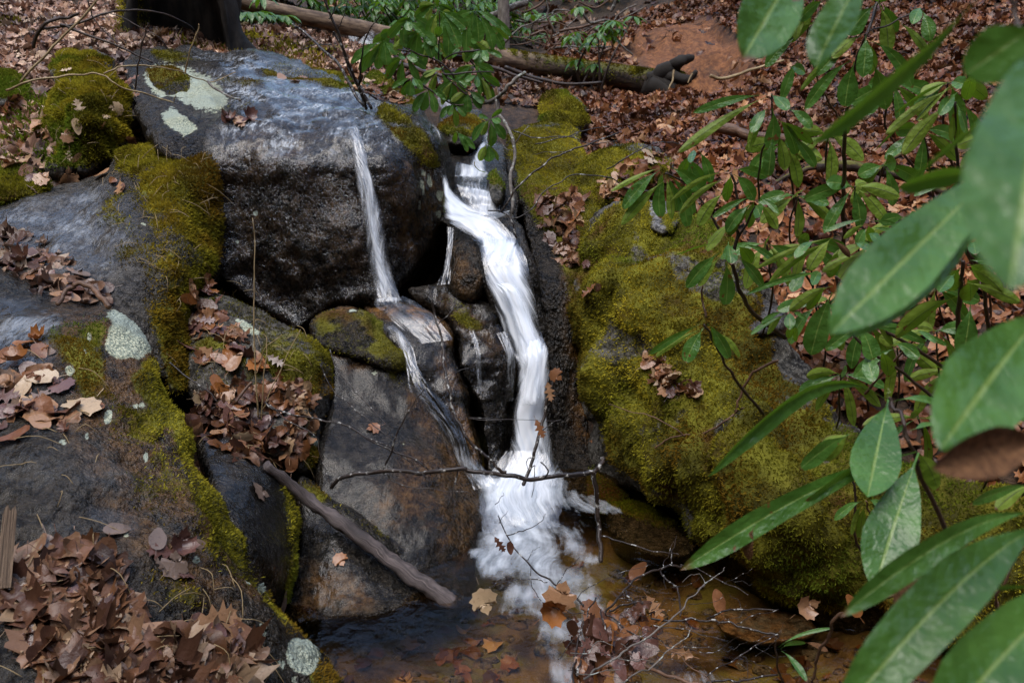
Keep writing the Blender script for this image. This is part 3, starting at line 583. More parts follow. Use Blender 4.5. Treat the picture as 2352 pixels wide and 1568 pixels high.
rock("dark streaked gorge wall between the main falls and the great mossy boulder",
 [(1190,300),(1260,290),(1330,330),(1370,420),(1375,520),(1350,620),(1345,760),(1350,900),(1380,1040),(1450,1140),(1400,1190),(1300,1160),(1270,1080),(1260,900),(1250,760),(1230,640),(1205,540),(1190,450),(1165,380)],
 [(1200,320,4.6),(1300,330,4.6),(1370,450,4.0),(1190,430,4.1),(1250,430,4.1),(1220,540,3.8),(1300,560,3.75),(1245,700,3.5),(1330,700,3.55),(1265,900,3.3),(1340,900,3.38),(1290,1100,3.1),(1420,1130,3.02),(1350,1170,2.95)],
 R_=25, B=.06, amp=.03, fs=3.8, ridge=.02, wet=1., seed=15, rid='wall', th=.7, gold=[([(1190,300),(1330,320),(1370,480),(1300,520),(1210,420)],.5,25)], brown=.1, blade=.011, mossn=.7,
 moss=[([(1180,300),(1330,320),(1370,420),(1370,520),(1345,600),(1290,560),(1235,500),(1195,420)],1.3,22),([(1280,560),(1340,600),(1340,700),(1310,740),(1290,640)],.6,20),([(1360,1080),(1440,1130),(1400,1180),(1350,1150)],.9,15)], stain=[([(1300,600),(1345,640),(1350,900),(1380,1040),(1330,1000),(1310,800)],.7,25)])
rock("mossy hump on the bank above the gorge wall",
 [(1330,380),(1370,350),(1440,330),(1520,345),(1545,385),(1480,430),(1400,470),(1350,490),(1325,430)], [(1350,400,4.2),(1440,340,4.5),(1530,370,4.4),(1350,470,3.95),(1440,430,4.0)],
 R_=35, B=.12, amp=.02, seed=16, wet=.3, blade=.012, rid='hump', moss=[([(1330,380),(1440,335),(1540,370),(1480,425),(1350,480)],1.1,14)], mossn=.5)
rock("mossy rock above the upper cascade",
 [(1175,330),(1200,290),(1260,275),(1320,300),(1340,360),(1310,420),(1230,430),(1180,390)], [(1200,300,4.9),(1300,300,4.9),(1200,390,4.35),(1310,400,4.35),(1250,350,4.5)],
 R_=35, B=.12, amp=.025, seed=17, wet=.4, blade=.012, rid='mossy1', moss=[([(1180,320),(1260,280),(1335,320),(1310,410),(1200,400)],1.1,14)], mossn=.5)
rock("small upright mossy rock under the rotten end of the fallen log",
 [(1235,260),(1250,225),(1290,210),(1340,240),(1355,290),(1300,315),(1240,305)], [(1290,220,5.6),(1240,290,5.2),(1340,290,5.2),(1290,270,5.25)], R_=25, B=.1, amp=.03, seed=18, wet=.3, blade=.014, rid='mossy2', moss=[([(1240,230),(1300,215),(1350,280),(1250,300)],1.1,10)], mossn=.5)
rock("moss-topped rock just below the rhododendron by the falls",
 [(1005,290),(1020,255),(1060,245),(1100,260),(1118,310),(1090,345),(1020,335)], [(1060,250,4.9),(1020,310,4.6),(1100,320,4.6),(1060,300,4.55)], R_=28, B=.12, amp=.02, seed=19, wet=.6, rid='m3', moss=[([(1010,280),(1060,248),(1110,280),(1080,310),(1020,305)],1.,10)])
rock("small mossy stone standing in the upper cascade",
 [(1118,410),(1130,390),(1150,395),(1162,430),(1150,465),(1125,455)], [(1135,395,4.0),(1140,450,3.82),(1120,430,3.9),(1158,430,3.9)], R_=14, B=.07, step=3, amp=.008, seed=20, wet=.6, rid='m4', brown=.3, moss=[([(1122,405),(1140,390),(1158,430),(1140,440)],.9,8)])
rock("long low mossy stone at the back of the cliff top",
 [(560,150),(640,140),(720,150),(790,175),(812,200),(760,212),(690,200),(610,178)], [(600,160,5.5),(720,155,5.7),(800,190,5.15),(740,203,5.0),(640,185,5.2)], R_=20, B=.1, step=3, amp=.02, seed=21, rid='m5', wet=.4, moss=[([(590,150),(700,148),(805,185),(740,200),(640,175)],1.1,8)], mossn=.4)
rock("bright mossy cushion rock between leaf drifts at the cliff top",
 [(825,200),(848,174),(890,172),(918,198),(915,222),(860,222)], [(830,200,5.1),(870,175,5.35),(912,210,5.0),(870,218,4.9)], R_=20, B=.1, step=3, amp=.014, seed=22, rid='m6', moss=[([(830,195),(870,172),(915,205),(870,220)],1.15,8)], mossn=.6)
rock("low mossy stone at the brink beside the second thin fall",
 [(895,225),(915,212),(950,218),(968,240),(940,252),(905,244)], [(900,232,4.75),(930,214,4.95),(962,240,4.6),(930,248,4.6)], R_=14, B=.06, step=3, amp=.012, seed=23, rid='m7', moss=[([(900,225),(930,212),(962,240),(920,246)],1.,6)], mossn=.4)
rock("tall mossy mound at the bank among pale dry leaves",
 [(105,290),(115,220),(140,180),(200,150),(250,165),(285,230),(288,300),(255,360),(180,395),(120,385),(90,340)], [(130,200,4.5),(200,155,4.8),(270,200,4.5),(110,300,4.15),(190,270,4.1),(275,290,4.2),(130,380,3.9),(220,370,3.95)],
 R_=30, B=.07, amp=.06, fs=6, seed=24, wet=.2, rough_edge=16, gold=[([(95,170),(290,160),(290,380),(95,390)],.8,20)], rid='mound', blade=.018, moss=[([(100,290),(140,185),(200,155),(270,200),(285,300),(220,370),(120,375)],1.15,12)], mossn=.6, th=.35)
rock("low mossy mound at the edge of the wet ledge",
 [(-60,440),(-20,400),(30,385),(85,395),(110,430),(70,460),(-10,475),(-60,480)], [(0,400,3.85),(80,400,3.85),(-40,460,3.6),(60,450,3.62)], R_=22, B=.1, amp=.02, seed=25, wet=.3, rid='mound2', blade=.016, moss=[([(-50,430),(30,388),(105,425),(60,455),(-40,470)],1.1,10)], mossn=.5, th=.3)
rock("small round moss cushion on the bank above the ledge",
 [(-40,190),(0,165),(45,180),(60,215),(30,240),(-30,240)], [(-20,185,4.7),(40,190,4.7),(0,230,4.4),(40,230,4.45)], R_=20, B=.1, amp=.02, seed=26, wet=.2, rid='mound3', blade=.018, moss=[([(-40,190),(10,168),(58,210),(20,236)],1.1,8)], mossn=.5, th=.3)
rock("lumpy mossy cushion in front of the tall mossy mound",
 [(110,150),(150,118),(210,110),(262,140),(250,170),(180,175),(125,172)], [(130,140,5.0),(210,115,5.4),(250,160,4.9),(170,170,4.75)], R_=20, B=.1, amp=.03, seed=27, wet=.2, rid='mound4', blade=.018, moss=[([(110,148),(170,115),(255,145),(180,172)],1.1,8)], mossn=.3, th=.3)
rock("pale lichen-crusted stone on top of the great mossy boulder",
 [(1455,495),(1475,470),(1515,468),(1550,490),(1555,520),(1520,535),(1480,522)], [(1470,480,3.68),(1530,480,3.68),(1480,515,3.56),(1540,520,3.53)], th=.12, drop=.05, R_=16, B=.05, step=3, amp=.01, seed=28, rid='lstone', wet=.1, lspots=[(1500,490,22,10,.5)], pale=[([(1455,490),(1500,465),(1555,500),(1510,530)],.4,10)], moss=[([(1450,490),(1490,470),(1495,525)],.9,10),([(1520,500),(1560,495),(1540,540)],.8,8)])
rock("flat grey slate slab poking through leaves beside the shrub stem",
 [(1690,700),(1740,690),(1800,720),(1790,760),(1720,770),(1680,740)], [(1700,700,3.15),(1790,720,3.1),(1720,765,3.0)], R_=14, B=.05, step=3, amp=.008, seed=29, rid='slate', wet=.6, pale=[([(1690,700),(1790,720),(1720,765)],.4,10)], th=.2, drop=.1)
rock("submerged mossy stone at the foot of the great boulder",
 [(1390,1170),(1440,1150),(1500,1170),(1570,1215),(1610,1255),(1560,1290),(1480,1270),(1410,1230)], [(1400,1180,2.86),(1480,1165,2.88),(1590,1240,2.62),(1480,1260,2.62),(1560,1285,2.54)], R_=25, B=.06, step=3.5, amp=.012, seed=30, rid='sub', wet=.9, green=.5, moss=[([(1400,1165),(1480,1150),(1560,1210),(1500,1210)],.9,14)], th=.25, drop=.1)
rock("flat yellowish stone lying under the pool beneath the brush",
 [(1640,1410),(1720,1395),(1830,1410),(1880,1440),(1850,1470),(1740,1480),(1660,1455)], [(1650,1410,2.32),(1830,1410,2.32),(1860,1465,2.20),(1680,1465,2.21)], R_=12, B=.03, step=3.5, amp=.006, seed=31, rid='flat', wet=.5, stain=[([(1650,1400),(1870,1410),(1840,1475),(1660,1460)],.6,12)], pale=[([(1650,1400),(1870,1410),(1840,1475),(1660,1460)],.6,12)], th=.08, drop=.02)

V_, F_, A_, S_, E_, n_ = [], [], [], [], [], 0
for v, f, q, s, ae in FILM: E_.append(ae); V_.append(v); F_.append(f + n_); A_.append(q); S_.append(s); n_ += len(v)
tag(mk("water", np.concatenate(V_), np.concatenate(F_), M['film'], attrs=dict(film=np.concatenate(A_), steep=np.concatenate(S_), aer_sheen=np.concatenate(E_))), kind='structure')
# ------------------------------------------------------------------ pool
Wz = -1.70
wx = np.arange(-1.15, 1.75, .014); wy = np.arange(.95, 3.25, .014); WX, WY = np.meshgrid(wx, wy)
WP = np.stack([WX.ravel(), WY.ravel(), np.full(WX.size, Wz)], 1); wp = pix(WP)
foam = mask_of(wp, [([(1110,1100),(1275,1100),(1285,1140),(1260,1185),(1180,1210),(1115,1180),(1110,1130)],1.0,46),([(1110,1120),(1270,1120),(1265,1215),(1290,1290),(1335,1320),(1330,1370),(1260,1360),(1160,1330),(1095,1290),(1115,1220)],.68,56),
  ([(1290,1215),(1335,1215),(1345,1270),(1370,1290),(1330,1310),(1295,1260)],.5,24),([(1180,1340),(1330,1350),(1400,1400),(1390,1440),(1290,1400),(1190,1400)],.55,40),([(1080,1265),(1150,1270),(1200,1320),(1130,1330)],.7,16),
  ([(1150,1405),(1230,1385),(1340,1430),(1340,1520),(1300,1500),(1220,1430)],.45,34),([(1230,1440),(1330,1440),(1340,1560),(1270,1560)],.38,30),([(1560,1540),(1660,1550),(1650,1575),(1560,1575)],.34,14),
  ([(1280,1120),(1400,1150),(1420,1180),(1300,1180)],.36,16)])
fc = onz((1200, 1085), Wz)[0]; dx, dy = WP[:, 0] - fc[0], fc[1] + .25 - WP[:, 1]
ang = np.arctan2(dx, np.maximum(dy, .02)); rad = np.hypot(dx, dy)
hz = .005 * fbm(WP * np.array([1, 1.5, 1]), 9, 3, 101) + foam * (.016 * fbm(WP, 5, 3, 103) + .018)
WP[:, 2] += hz
ny, nx = WX.shape; I = np.arange(nx * ny).reshape(ny, nx); WF = np.stack([I[:-1, :-1], I[:-1, 1:], I[1:, 1:], I[1:, :-1]], -1).reshape(-1, 4)
tag(mk("water", WP, WF, M['pool'], origin=np.array([0, 0, Wz]), attrs=dict(foam=foam, fu=dx * (1 - .25 * np.clip(rad, 0, 1)) + .05 * fbm(WP, 3, 2, 107), fv=WP[:, 1] + .06 * fbm(WP, 4, 3, 108))), kind='structure')

# ------------------------------------------------------------------ falling water
def strip(path, dens, nu=18, bulge=.05, seed=0, n=10, bright=1., off=0.):
    C = catmull(np.array([(a, b) for a, b, Y, w in path]), n); Yw = catmull(np.array([(Y, w) for a, b, Y, w in path]), n)
    P = at(C, Yw[:, 0] + off); m = len(P)
    T = np.gradient(P, axis=0); T /= np.linalg.norm(T, axis=1)[:, None]
    V = -P / np.linalg.norm(P, axis=1)[:, None]; S = np.cross(T, V); S /= np.linalg.norm(S, axis=1)[:, None]
    if (S[:, 0].mean()) < 0: S = -S
    Nn = np.cross(S, T); Nn *= np.sign((Nn * V).sum(1))[:, None]
    hw = Yw[:, 1] * Yw[:, 0] / 1957 * .5
    u = np.linspace(-1, 1, nu); L = np.r_[0, np.cumsum(np.linalg.norm(np.diff(P, axis=0), axis=1))]
    ed = 1 + .10 * fbm(np.c_[L * 5, np.zeros(m), np.full(m, seed)], 1, 3, 111)
    X = P[:, None] + S[:, None] * (hw * ed)[:, None, None] * u[None, :, None] + Nn[:, None] * (np.minimum(bulge, hw * .6)[:, None] * (1 - u[None] ** 2))[..., None]
    X = X.reshape(-1, 3)
    U = np.stack([np.broadcast_to(hw[:, None] * u[None], (m, nu)), np.broadcast_to(L[:, None], (m, nu))], -1).reshape(-1, 2) + seed * 1.7
    X = X + (np.repeat(Nn, nu, 0)) * (.004 * fbm(np.c_[U[:, 0] * 14, U[:, 1] * 3, np.zeros(len(U))], 1, 2, 113))[:, None]
    I = np.arange(m * nu).reshape(m, nu); F = np.stack([I[:-1, :-1], I[:-1, 1:], I[1:, 1:], I[1:, :-1]], -1).reshape(-1, 4)
    de = np.interp(np.linspace(0, 1, m), np.linspace(0, 1, len(path)), dens if hasattr(dens, '__len__') else [dens] * len(path))
    edge = np.broadcast_to(1 - np.abs(u)[None], (m, nu)).ravel()
    return X, F, U, np.repeat(de, nu), edge
def falls(name, label, strips, cat="waterfall"):
    VS, FS, US, DS, ES, n = [], [], [], [], [], 0
    for X, F, U, d, e in strips: VS.append(X); FS.append(F + n); US.append(U); DS.append(d); ES.append(e); n += len(X)
    o = mk(name, np.concatenate(VS), np.concatenate(FS), M['fall'], uv=np.concatenate(US), attrs=dict(dens=np.concatenate(DS), edge=np.concatenate(ES), bright=np.ones(n)))
    return tag(o, label, cat)
def sheet(rows, dens, nu=22, seed=0, n=8, bulge=.016):
    A = np.array(rows, float); C = catmull(A, n); m = len(C); u = np.linspace(-1, 1, nu)
    t = (u[None] + 1) / 2 + .025 * fbm(np.c_[np.repeat(np.arange(m) * .22, nu), np.tile(u * 2, m), np.full(m * nu, seed)], 1, 3, 161).reshape(m, nu)
    vx = C[:, 0:1] * (1 - t) + C[:, 2:3] * t; vy = C[:, 1:2] * (1 - t) + C[:, 3:4] * t
    w = np.abs(C[:, 2] - C[:, 0]) * C[:, 4] / 1957
    Y = C[:, 4:5] - np.minimum(bulge, w * .35)[:, None] * (1 - u[None] ** 2) + .005 * fbm(np.c_[np.repeat(np.arange(m) * .16, nu), np.tile(u * 4, m), np.full(m * nu, seed + 3)], 1, 2, 163).reshape(m, nu)
    P = at(np.stack([vx.ravel(), vy.ravel()], 1), Y.ravel())
    cen = P.reshape(m, nu, 3)[:, nu // 2]; L = np.r_[0, np.cumsum(np.linalg.norm(np.diff(cen, axis=0), axis=1))]
    U = np.stack([(w[:, None] * .5 * u[None] + .04 * np.sin(L * 9)[:, None]).ravel(), np.repeat(L, nu)], 1) + seed * 1.7
    I = np.arange(m * nu).reshape(m, nu); F = np.stack([I[:-1, :-1], I[:-1, 1:], I[1:, 1:], I[1:, :-1]], -1).reshape(-1, 4)
    de = np.interp(np.linspace(0, 1, m), np.linspace(0, 1, len(rows)), dens if hasattr(dens, '__len__') else [dens] * len(rows))
    ends = np.minimum(np.linspace(0, 7, m), np.linspace(7, 0, m)).clip(0, 1)
    return P, F, U, np.repeat(de, nu), (np.broadcast_to(1 - np.abs(u)[None], (m, nu)) * (.02 + .98 * ends[:, None])).ravel()
falls("waterfall", "thick white main fall plunging into the pool", [
  sheet([(1085,525,1165,530,3.58),(1098,552,1187,556,3.515),(1105,578,1202,578,3.425),(1114,631,1217,631,3.34),(1135,700,1232,700,3.29),(1157,760,1243,760,3.25),(1178,810,1257,805,3.2),(1188,850,1260,850,3.16),(1186,900,1258,900,3.13),(1180,950,1254,950,3.1),(1175,1000,1254,1000,3.08),(1165,1060,1262,1060,3.04),(1140,1115,1285,1115,2.96)], [.6,.9,1.15,1.05,.95,1.,1.1,1.15,1.15,1.1,1.1,1.05,.9], seed=1),
  sheet([(1130,652,1160,648,3.31),(1148,668,1192,664,3.26),(1170,720,1218,710,3.23),(1188,780,1238,770,3.18),(1196,850,1252,840,3.13)], [.9,1.2,1.1,1.,.7], seed=2),
  sheet([(1205,782,1245,774,3.18),(1206,815,1259,806,3.11),(1202,870,1258,868,3.08),(1194,930,1250,930,3.06)], [.9,1.2,1.1,.6], seed=3),
  sheet([(1160,1035,1264,1035,3.0),(1128,1085,1288,1085,2.93),(1108,1125,1294,1120,2.845),(1102,1170,1292,1160,2.745),(1106,1225,1282,1210,2.645)], [-.1,.7,.75,.4,.0], seed=30, nu=30),
  sheet([(1235,960,1256,955,3.09),(1238,1020,1266,1010,3.07),(1236,1085,1275,1080,3.02)], [.3,.35,.35], seed=4)])
falls("waterfall", "stepped white cascade sliding down to the main fall", [
  sheet([(1106,326,1117,326,4.52),(1093,350,1114,350,4.3),(1080,375,1114,375,4.16),(1074,398,1118,400,4.06)], [.7,.75,.65,.7], seed=5),
  sheet([(1050,372,1088,380,4.16),(1046,392,1118,395,4.07),(1046,406,1120,407,4.02)], [.4,.8,.75], seed=6),
  sheet([(1046,402,1118,402,4.03),(1050,415,1128,422,3.97),(1052,430,1142,446,3.90)], [.45,.05,.35], seed=7),
  sheet([(1050,424,1141,441,3.91),(1057,445,1145,455,3.86),(1066,470,1148,478,3.83),(1076,496,1152,495,3.78)], [.75,.55,.5,.65], seed=8),
  sheet([(1012,402,1024,400,4.0),(1018,440,1038,436,3.88),(1018,470,1064,458,3.78),(1020,500,1100,480,3.70),(1040,516,1130,492,3.64),(1070,538,1156,515,3.58),(1096,556,1186,550,3.52),(1102,575,1198,572,3.43),(1108,610,1210,608,3.355)], [.6,.85,1.0,.85,.9,1.0,1.1,1.15,1.], seed=9),
  sheet([(1172,482,1168,492,3.8),(1150,486,1146,502,3.75),(1120,490,1116,510,3.68)], [.7,.9,.9], seed=10)])
falls("waterfall", "thin blue-white veil falling down the black cliff face", [
  sheet([(785,270,815,262,4.08),(796,290,822,284,3.96),(802,315,830,313,3.84),(812,370,846,368,3.75),(822,440,864,438,3.68),(834,520,882,518,3.61),(846,600,896,598,3.55),(858,660,908,656,3.5),(860,694,922,690,3.45)], [-.1,.08,.24,.30,.28,.24,.32,.28,.28], seed=11, bulge=.02),
  sheet([(836,430,850,428,3.66),(846,520,868,518,3.59),(862,610,884,608,3.52),(872,690,900,688,3.45)], [.25,.45,.4,.3], seed=12, bulge=.015)])
falls("waterfall", "second thin fall slipping over the cliff's mossy corner", [
  sheet([(860,250,890,235,4.55),(915,270,945,256,4.36),(950,292,982,282,4.2),(972,325,998,318,4.12),(988,358,1008,352,4.07)], [.1,.25,.5,.5,.3], seed=13, bulge=.015),
  sheet([(985,292,994,284,4.2),(1002,310,1010,304,4.13),(1008,332,1014,328,4.1)], [.2,.3,.2], seed=14, bulge=.01)])
falls("rivulet", "brownish rivulet sliding between the amber rock and the slab", [
  sheet([(864,684,925,680,3.42),(860,698,965,700,3.36),(900,735,1010,735,3.26),(960,790,1040,780,3.18)], [.35,.0,-.22,-.35], seed=15, bulge=.01),
  sheet([(885,752,902,746,3.24),(905,772,926,766,3.19),(924,806,948,800,3.12),(934,850,962,845,3.05),(940,890,985,880,3.0),(975,950,1032,940,2.95),(1015,1010,1066,1000,2.9),(1042,1050,1084,1040,2.87),(1070,1090,1116,1080,2.84),(1090,1125,1140,1110,2.8)], [.3,.18,.15,.18,.0,-.12,-.12,.0,.3,.8], seed=16, bulge=.012)], cat="rivulet")
falls("rivulet", "thin side trickle running round the dome rock", [
  sheet([(1026,520,1044,524,3.62),(1026,570,1040,572,3.55),(1020,610,1036,614,3.5),(1004,655,1034,652,3.44)], [.16,.12,.06,-.1], seed=17, bulge=.01)], cat="rivulet")
falls("rivulet", "fine trickle down the black rock beside the main falls", [
  sheet([(1140,765,1160,760,3.2),(1160,810,1182,806,3.14),(1164,860,1184,858,3.11),(1160,920,1178,920,3.08)], [.3,.2,.1,.0], seed=20, bulge=.01),
  sheet([(1078,760,1090,758,3.22),(1090,800,1102,800,3.15),(1094,850,1106,850,3.1),(1096,905,1106,905,3.05)], [.1,.15,.1,.05], seed=21, bulge=.01)], cat="rivulet")
st_ = falls("water", None, [
  strip([(1130,345,4.7,30),(1040,260,5.3,70),(960,205,6.0,90),(900,165,6.9,120),(850,130,7.8,110),(800,95,9.0,90),(780,70,10.5,70)], [.3,.2,.2,.2,.3,.35,.3], seed=22, bulge=.04),
  strip([(690,190,5.1,40),(620,180,5.4,60),(600,165,5.7,60)], [.05,.05,.0], seed=23, bulge=.02)], cat=None); tag(st_, kind='structure')
# ------------------------------------------------------------------ tubes: logs, sticks, twigs
def tube(P, r, k=7, jit=.12, seed=0, flat=1.):
    P = np.asarray(P, float); m = len(P); r = np.broadcast_to(np.asarray(r, float), (m,))
    T = np.gradient(P, axis=0); T /= np.linalg.norm(T, axis=1)[:, None] + 1e-9
    up = np.array([0, 0, 1.]) if abs(T[:, 2].mean()) < .8 else np.array([1., 0, 0])
    A = np.cross(T, up); A /= np.linalg.norm(A, axis=1)[:, None] + 1e-9; B = np.cross(A, T)
    th = np.linspace(0, 2 * np.pi, k, endpoint=False)
    rr = r[:, None] * (1 + jit * fbm(np.stack([np.repeat(np.arange(m) * .45, k), np.tile(np.cos(th) * 1.3, m), np.tile(np.sin(th) * 1.3, m)], 1) + seed * 5.1, 1, 2, 121).reshape(m, k))
    X = P[:, None] + A[:, None] * (np.cos(th) * 1.)[None, :, None] * rr[..., None] + B[:, None] * (np.sin(th) * flat)[None, :, None] * rr[..., None]
    X = X.reshape(-1, 3); I = np.arange(m * k).reshape(m, k); J = np.roll(I, -1, 1)
    F = np.stack([I[:-1], J[:-1], J[1:], I[1:]], -1).reshape(-1, 4).tolist()
    n = len(X); X = np.concatenate([X, P[:1] - T[:1] * r[0] * .3, P[-1:] + T[-1:] * r[-1] * .6])
    F += [(I[0, (j + 1) % k], I[0, j], n) for j in range(k)] + [(I[-1, j], I[-1, (j + 1) % k], n + 1) for j in range(k)]
    L = np.r_[0, np.cumsum(np.linalg.norm(np.diff(P, axis=0), axis=1))]
    U = np.stack([np.tile(np.sin(th), m) * np.repeat(r, k), np.repeat(L, k)], 1); U = np.concatenate([U, [[0, 0], [0, L[-1]]]])
    return X, F, U
def px_path(pts, n=5, wob=0., seed=0):
    """pts: (vx, vy, Y); returns a smooth 3-D path"""
    Q = at([(a, b) for a, b, Y in pts], [Y for a, b, Y in pts]); C = catmull(Q, n)
    if wob: C = C + wob * np.stack([fbm(np.c_[np.arange(len(C)) * .35, np.zeros(len(C)), np.full(len(C), seed)], 1, 2, 131 + i) for i in range(3)], 1)
    return C
def stick(name, label, cat, mat, paths, parent=None, k=7, group=None, jit=.12, seed=0, wob=.004):
    """paths: list of (points (vx,vy,Y), r0, r1) in V pixels at that distance -> metres"""
    V, F, U, n = [], [], [], 0
    for pts, r0, r1 in paths:
        C = px_path(pts, 6, wob, seed + n); r = np.linspace(r0, r1, len(C)) * C[:, 1] / 1957
        v, f, u = tube(C, r, k, jit, seed + n); V.append(v); F += [tuple(int(i) + n for i in q) for q in f]; U.append(u); n += len(v)
    o = mk(name, np.concatenate(V), F, mat, parent=parent, uv=np.concatenate(U), attrs=dict(moss=np.ones(n)))
    if label: tag(o, label, cat, group)
    return o

# fallen log across the back, rotten root end to the right
C = px_path([(440,-48,8.2),(510,-8,8.2),(700,38,8.3),(900,84,8.4),(1050,118,8.5),(1250,152,8.6),(1400,176,8.6),(1500,192,8.55),(1560,200,8.45)], 8)
r = np.interp(C[:, 0], C[[0, 22, 45, -1], 0], [.060, .078, .108, .135])
v, f, u = tube(C, r, 16, .10, 3)
lo = mk("fallen_log", v, f, M['log'], uv=u, attrs=dict(moss=sstep(.0, .5, v[:, 0]))); tag(lo, "long fallen log spanning the stream, bare and tan at one end, mossy at the other", "log")
k_ = rngl = np.random.default_rng(31); ii = k_.integers(26, len(C), 16000); P_ = C[ii]; an = k_.normal(1.25, .6, 16000)
A_ = np.stack([np.cos(an) * .2, -np.cos(an), np.sin(an)], 1); P_ = P_ + A_ * r[ii][:, None] * .98 + k_.normal(0, .02, (16000, 3)) * np.array([1, 0, 0]); kp = fbm(P_, 5, 3, 33) + .9 * sstep(.1, .8, P_[:, 0]) > .05
vm, fm, cm_ = moss_blades(P_[kp], A_[kp], .022, .010, 34, 0); mo = mk("moss", vm, fm, M['moss'], parent=lo, smooth=False, cols=dict(Col=cm_)); mo["kind"] = "stuff"
V, F, n = [], [], 0
for pts, r0, r1 in [([(1500,190,8.5),(1550,205,8.4),(1600,208,8.3),(1625,202,8.3)], .14, .015), ([(1490,190,8.45),(1530,165,8.4),(1560,140,8.4),(1590,134,8.5)], .10, .03), ([(1480,200,8.4),(1540,215,8.3),(1580,218,8.2)], .11, .02), ([(1530,180,8.4),(1575,185,8.3),(1600,170,8.3)], .07, .02)]:
    Cc = px_path(pts, 6, .02, n); v, f, u = tube(Cc, np.linspace(r0, r1, len(Cc)), 9, .3, n); V.append(v); F += [tuple(int(i) + n for i in q) for q in f]; n += len(v)
mk("root_end", np.concatenate(V), F, M['stump'], parent=lo, attrs=dict(moss=np.zeros(n)), uv=np.zeros((n, 2)))
stick("root", None, None, M['tan'], [([(1548,162,8.2),(1545,185,8.15),(1535,205,8.1)], 2.5, 1.5)], parent=lo)
stick("root", None, None, M['tan'], [([(1590,170,8.2),(1580,190,8.15)], 2, 1)], parent=lo)

# hollow stump
base = at((385, 100), 5.9)[0]; rng = np.random.default_rng(3)
rows = np.linspace(-.25, 1.5, 28); V, idx = [], []
for h in rows:
    a0 = 1.0 * math.sqrt(max(0, 1 - (max(h, 0) / .95) ** 2)) + .02; flare = 1 + .30 * math.exp(-max(h + .05, 0) / .16)
    th = np.linspace(-math.pi / 2 + a0 + .15, 1.5 * math.pi - a0 + .15, 60)
    for rr, s in ((.34, 1), (.29, .2)):
        lob = 1 + s * (.10 * np.sin(5 * th + 1) * (flare - .9) + .05 * np.sin(3 * th)); rad = rr * (1 + (flare - 1) * s * 1.1) * lob
        V.append(np.stack([base[0] + rad * np.cos(th) * 1.02, base[1] + .35 + rad * np.sin(th), np.full(60, base[2] + h) + (.10 * np.sin(th * 4) if h == rows[-1] else 0)], 1))
V = np.concatenate(V).reshape(len(rows), 2, 60, 3); idx = np.arange(len(rows) * 120).reshape(len(rows), 2, 60); F = []
for i in range(len(rows) - 1):
    for j in range(59):
        F += [(idx[i,0,j], idx[i,0,j+1], idx[i+1,0,j+1], idx[i+1,0,j]), (idx[i,1,j+1], idx[i,1,j], idx[i+1,1,j], idx[i+1,1,j+1])]
    F += [(idx[i,1,0], idx[i,0,0], idx[i+1,0,0], idx[i+1,1,0]), (idx[i,0,59], idx[i,1,59], idx[i+1,1,59], idx[i+1,0,59])]
for j in range(59): F.append((idx[-1,0,j], idx[-1,0,j+1], idx[-1,1,j+1], idx[-1,1,j]))
V = V.reshape(-1, 3); V = V + (V - np.array([base[0], base[1] + .35, 0])) * np.array([1, 1, 0]) * (.16 * fbm(V * np.array([1, 1, .3]), 7, 4, 141))[:, None]
su = mk("hollow_stump", V, [tuple(int(q) for q in f_) for f_ in F], M['stump'], uv=np.stack([V[:, 0], V[:, 2]], 1), attrs=dict(moss=sstep(base[0] - .15, base[0] - .4, V[:, 0])))
tag(su, "massive black hollow stump with a mossy flank at the top of the bank", "stump")
fl = V[(V[:, 0] < base[0] - .30) & (V[:, 2] > base[2] - .2) & (V[:, 2] < base[2] + .6) & (V[:, 1] < base[1] + .45)]
ii = rng.choice(len(fl), 9000); pp = fl[ii] + rng.normal(0, .018, (9000, 3)); v, f, c = moss_blades(pp, np.tile([-.5, -.8, .2], (9000, 1)), .02, .008, 5, .1)
mo = mk("moss", v, f, M['moss'], parent=su, smooth=False, cols=dict(Col=c)); mo["kind"] = "stuff"

t_ = empty("tree", at((1150, 112), 9.5)[0]); tag(t_, "slim pale tree trunk rising behind the fallen log", "tree")
p0 = at((1156, 118), 9.5)[0]; C = np.stack([p0 + np.array([.02 * math.sin(k * .7) - .006 * k, 0, -.3 + k * .3]) for k in range(22)]); v, f, u = tube(C, np.linspace(.062, .035, 22), 12, .08, 4)
mk("trunk", v, f, M['trunk'], parent=t_, uv=u, attrs=dict(moss=np.zeros(len(v))))
for k in range(9):
    q = C[12 + k]; a = rng.uniform(0, 6.28); e = np.array([math.cos(a), math.sin(a), .9]) * rng.uniform(.6, 1.2)
    B_ = catmull(np.stack([q, q + e * .5 + rng.normal(0, .06, 3), q + e]), 5); v, f, u = tube(B_, np.linspace(.018, .005, len(B_)), 6, .1, k)
    mk("branch", v, f, M['trunk'], parent=t_, uv=u, attrs=dict(moss=np.zeros(len(v))))

# driftwood log
C = px_path([(612,1066,2.40),(700,1142,2.43),(800,1214,2.39),(900,1290,2.345),(985,1348,2.30),(1040,1385,2.27)], 10)
v, f, u = tube(C, np.linspace(.021, .030, len(C)), 18, .05, 7, flat=.8); v = v + .004 * (fbm(v * np.array([1, 1, 1]), 40, 3, 151))[:, None]
tag(mk("driftwood_log", v, f, M['drift'], uv=u * np.array([16, 1]), attrs=dict(moss=np.zeros(len(v)))), "weathered grey-brown driftwood log leaning down the rocks into the pool", "log")
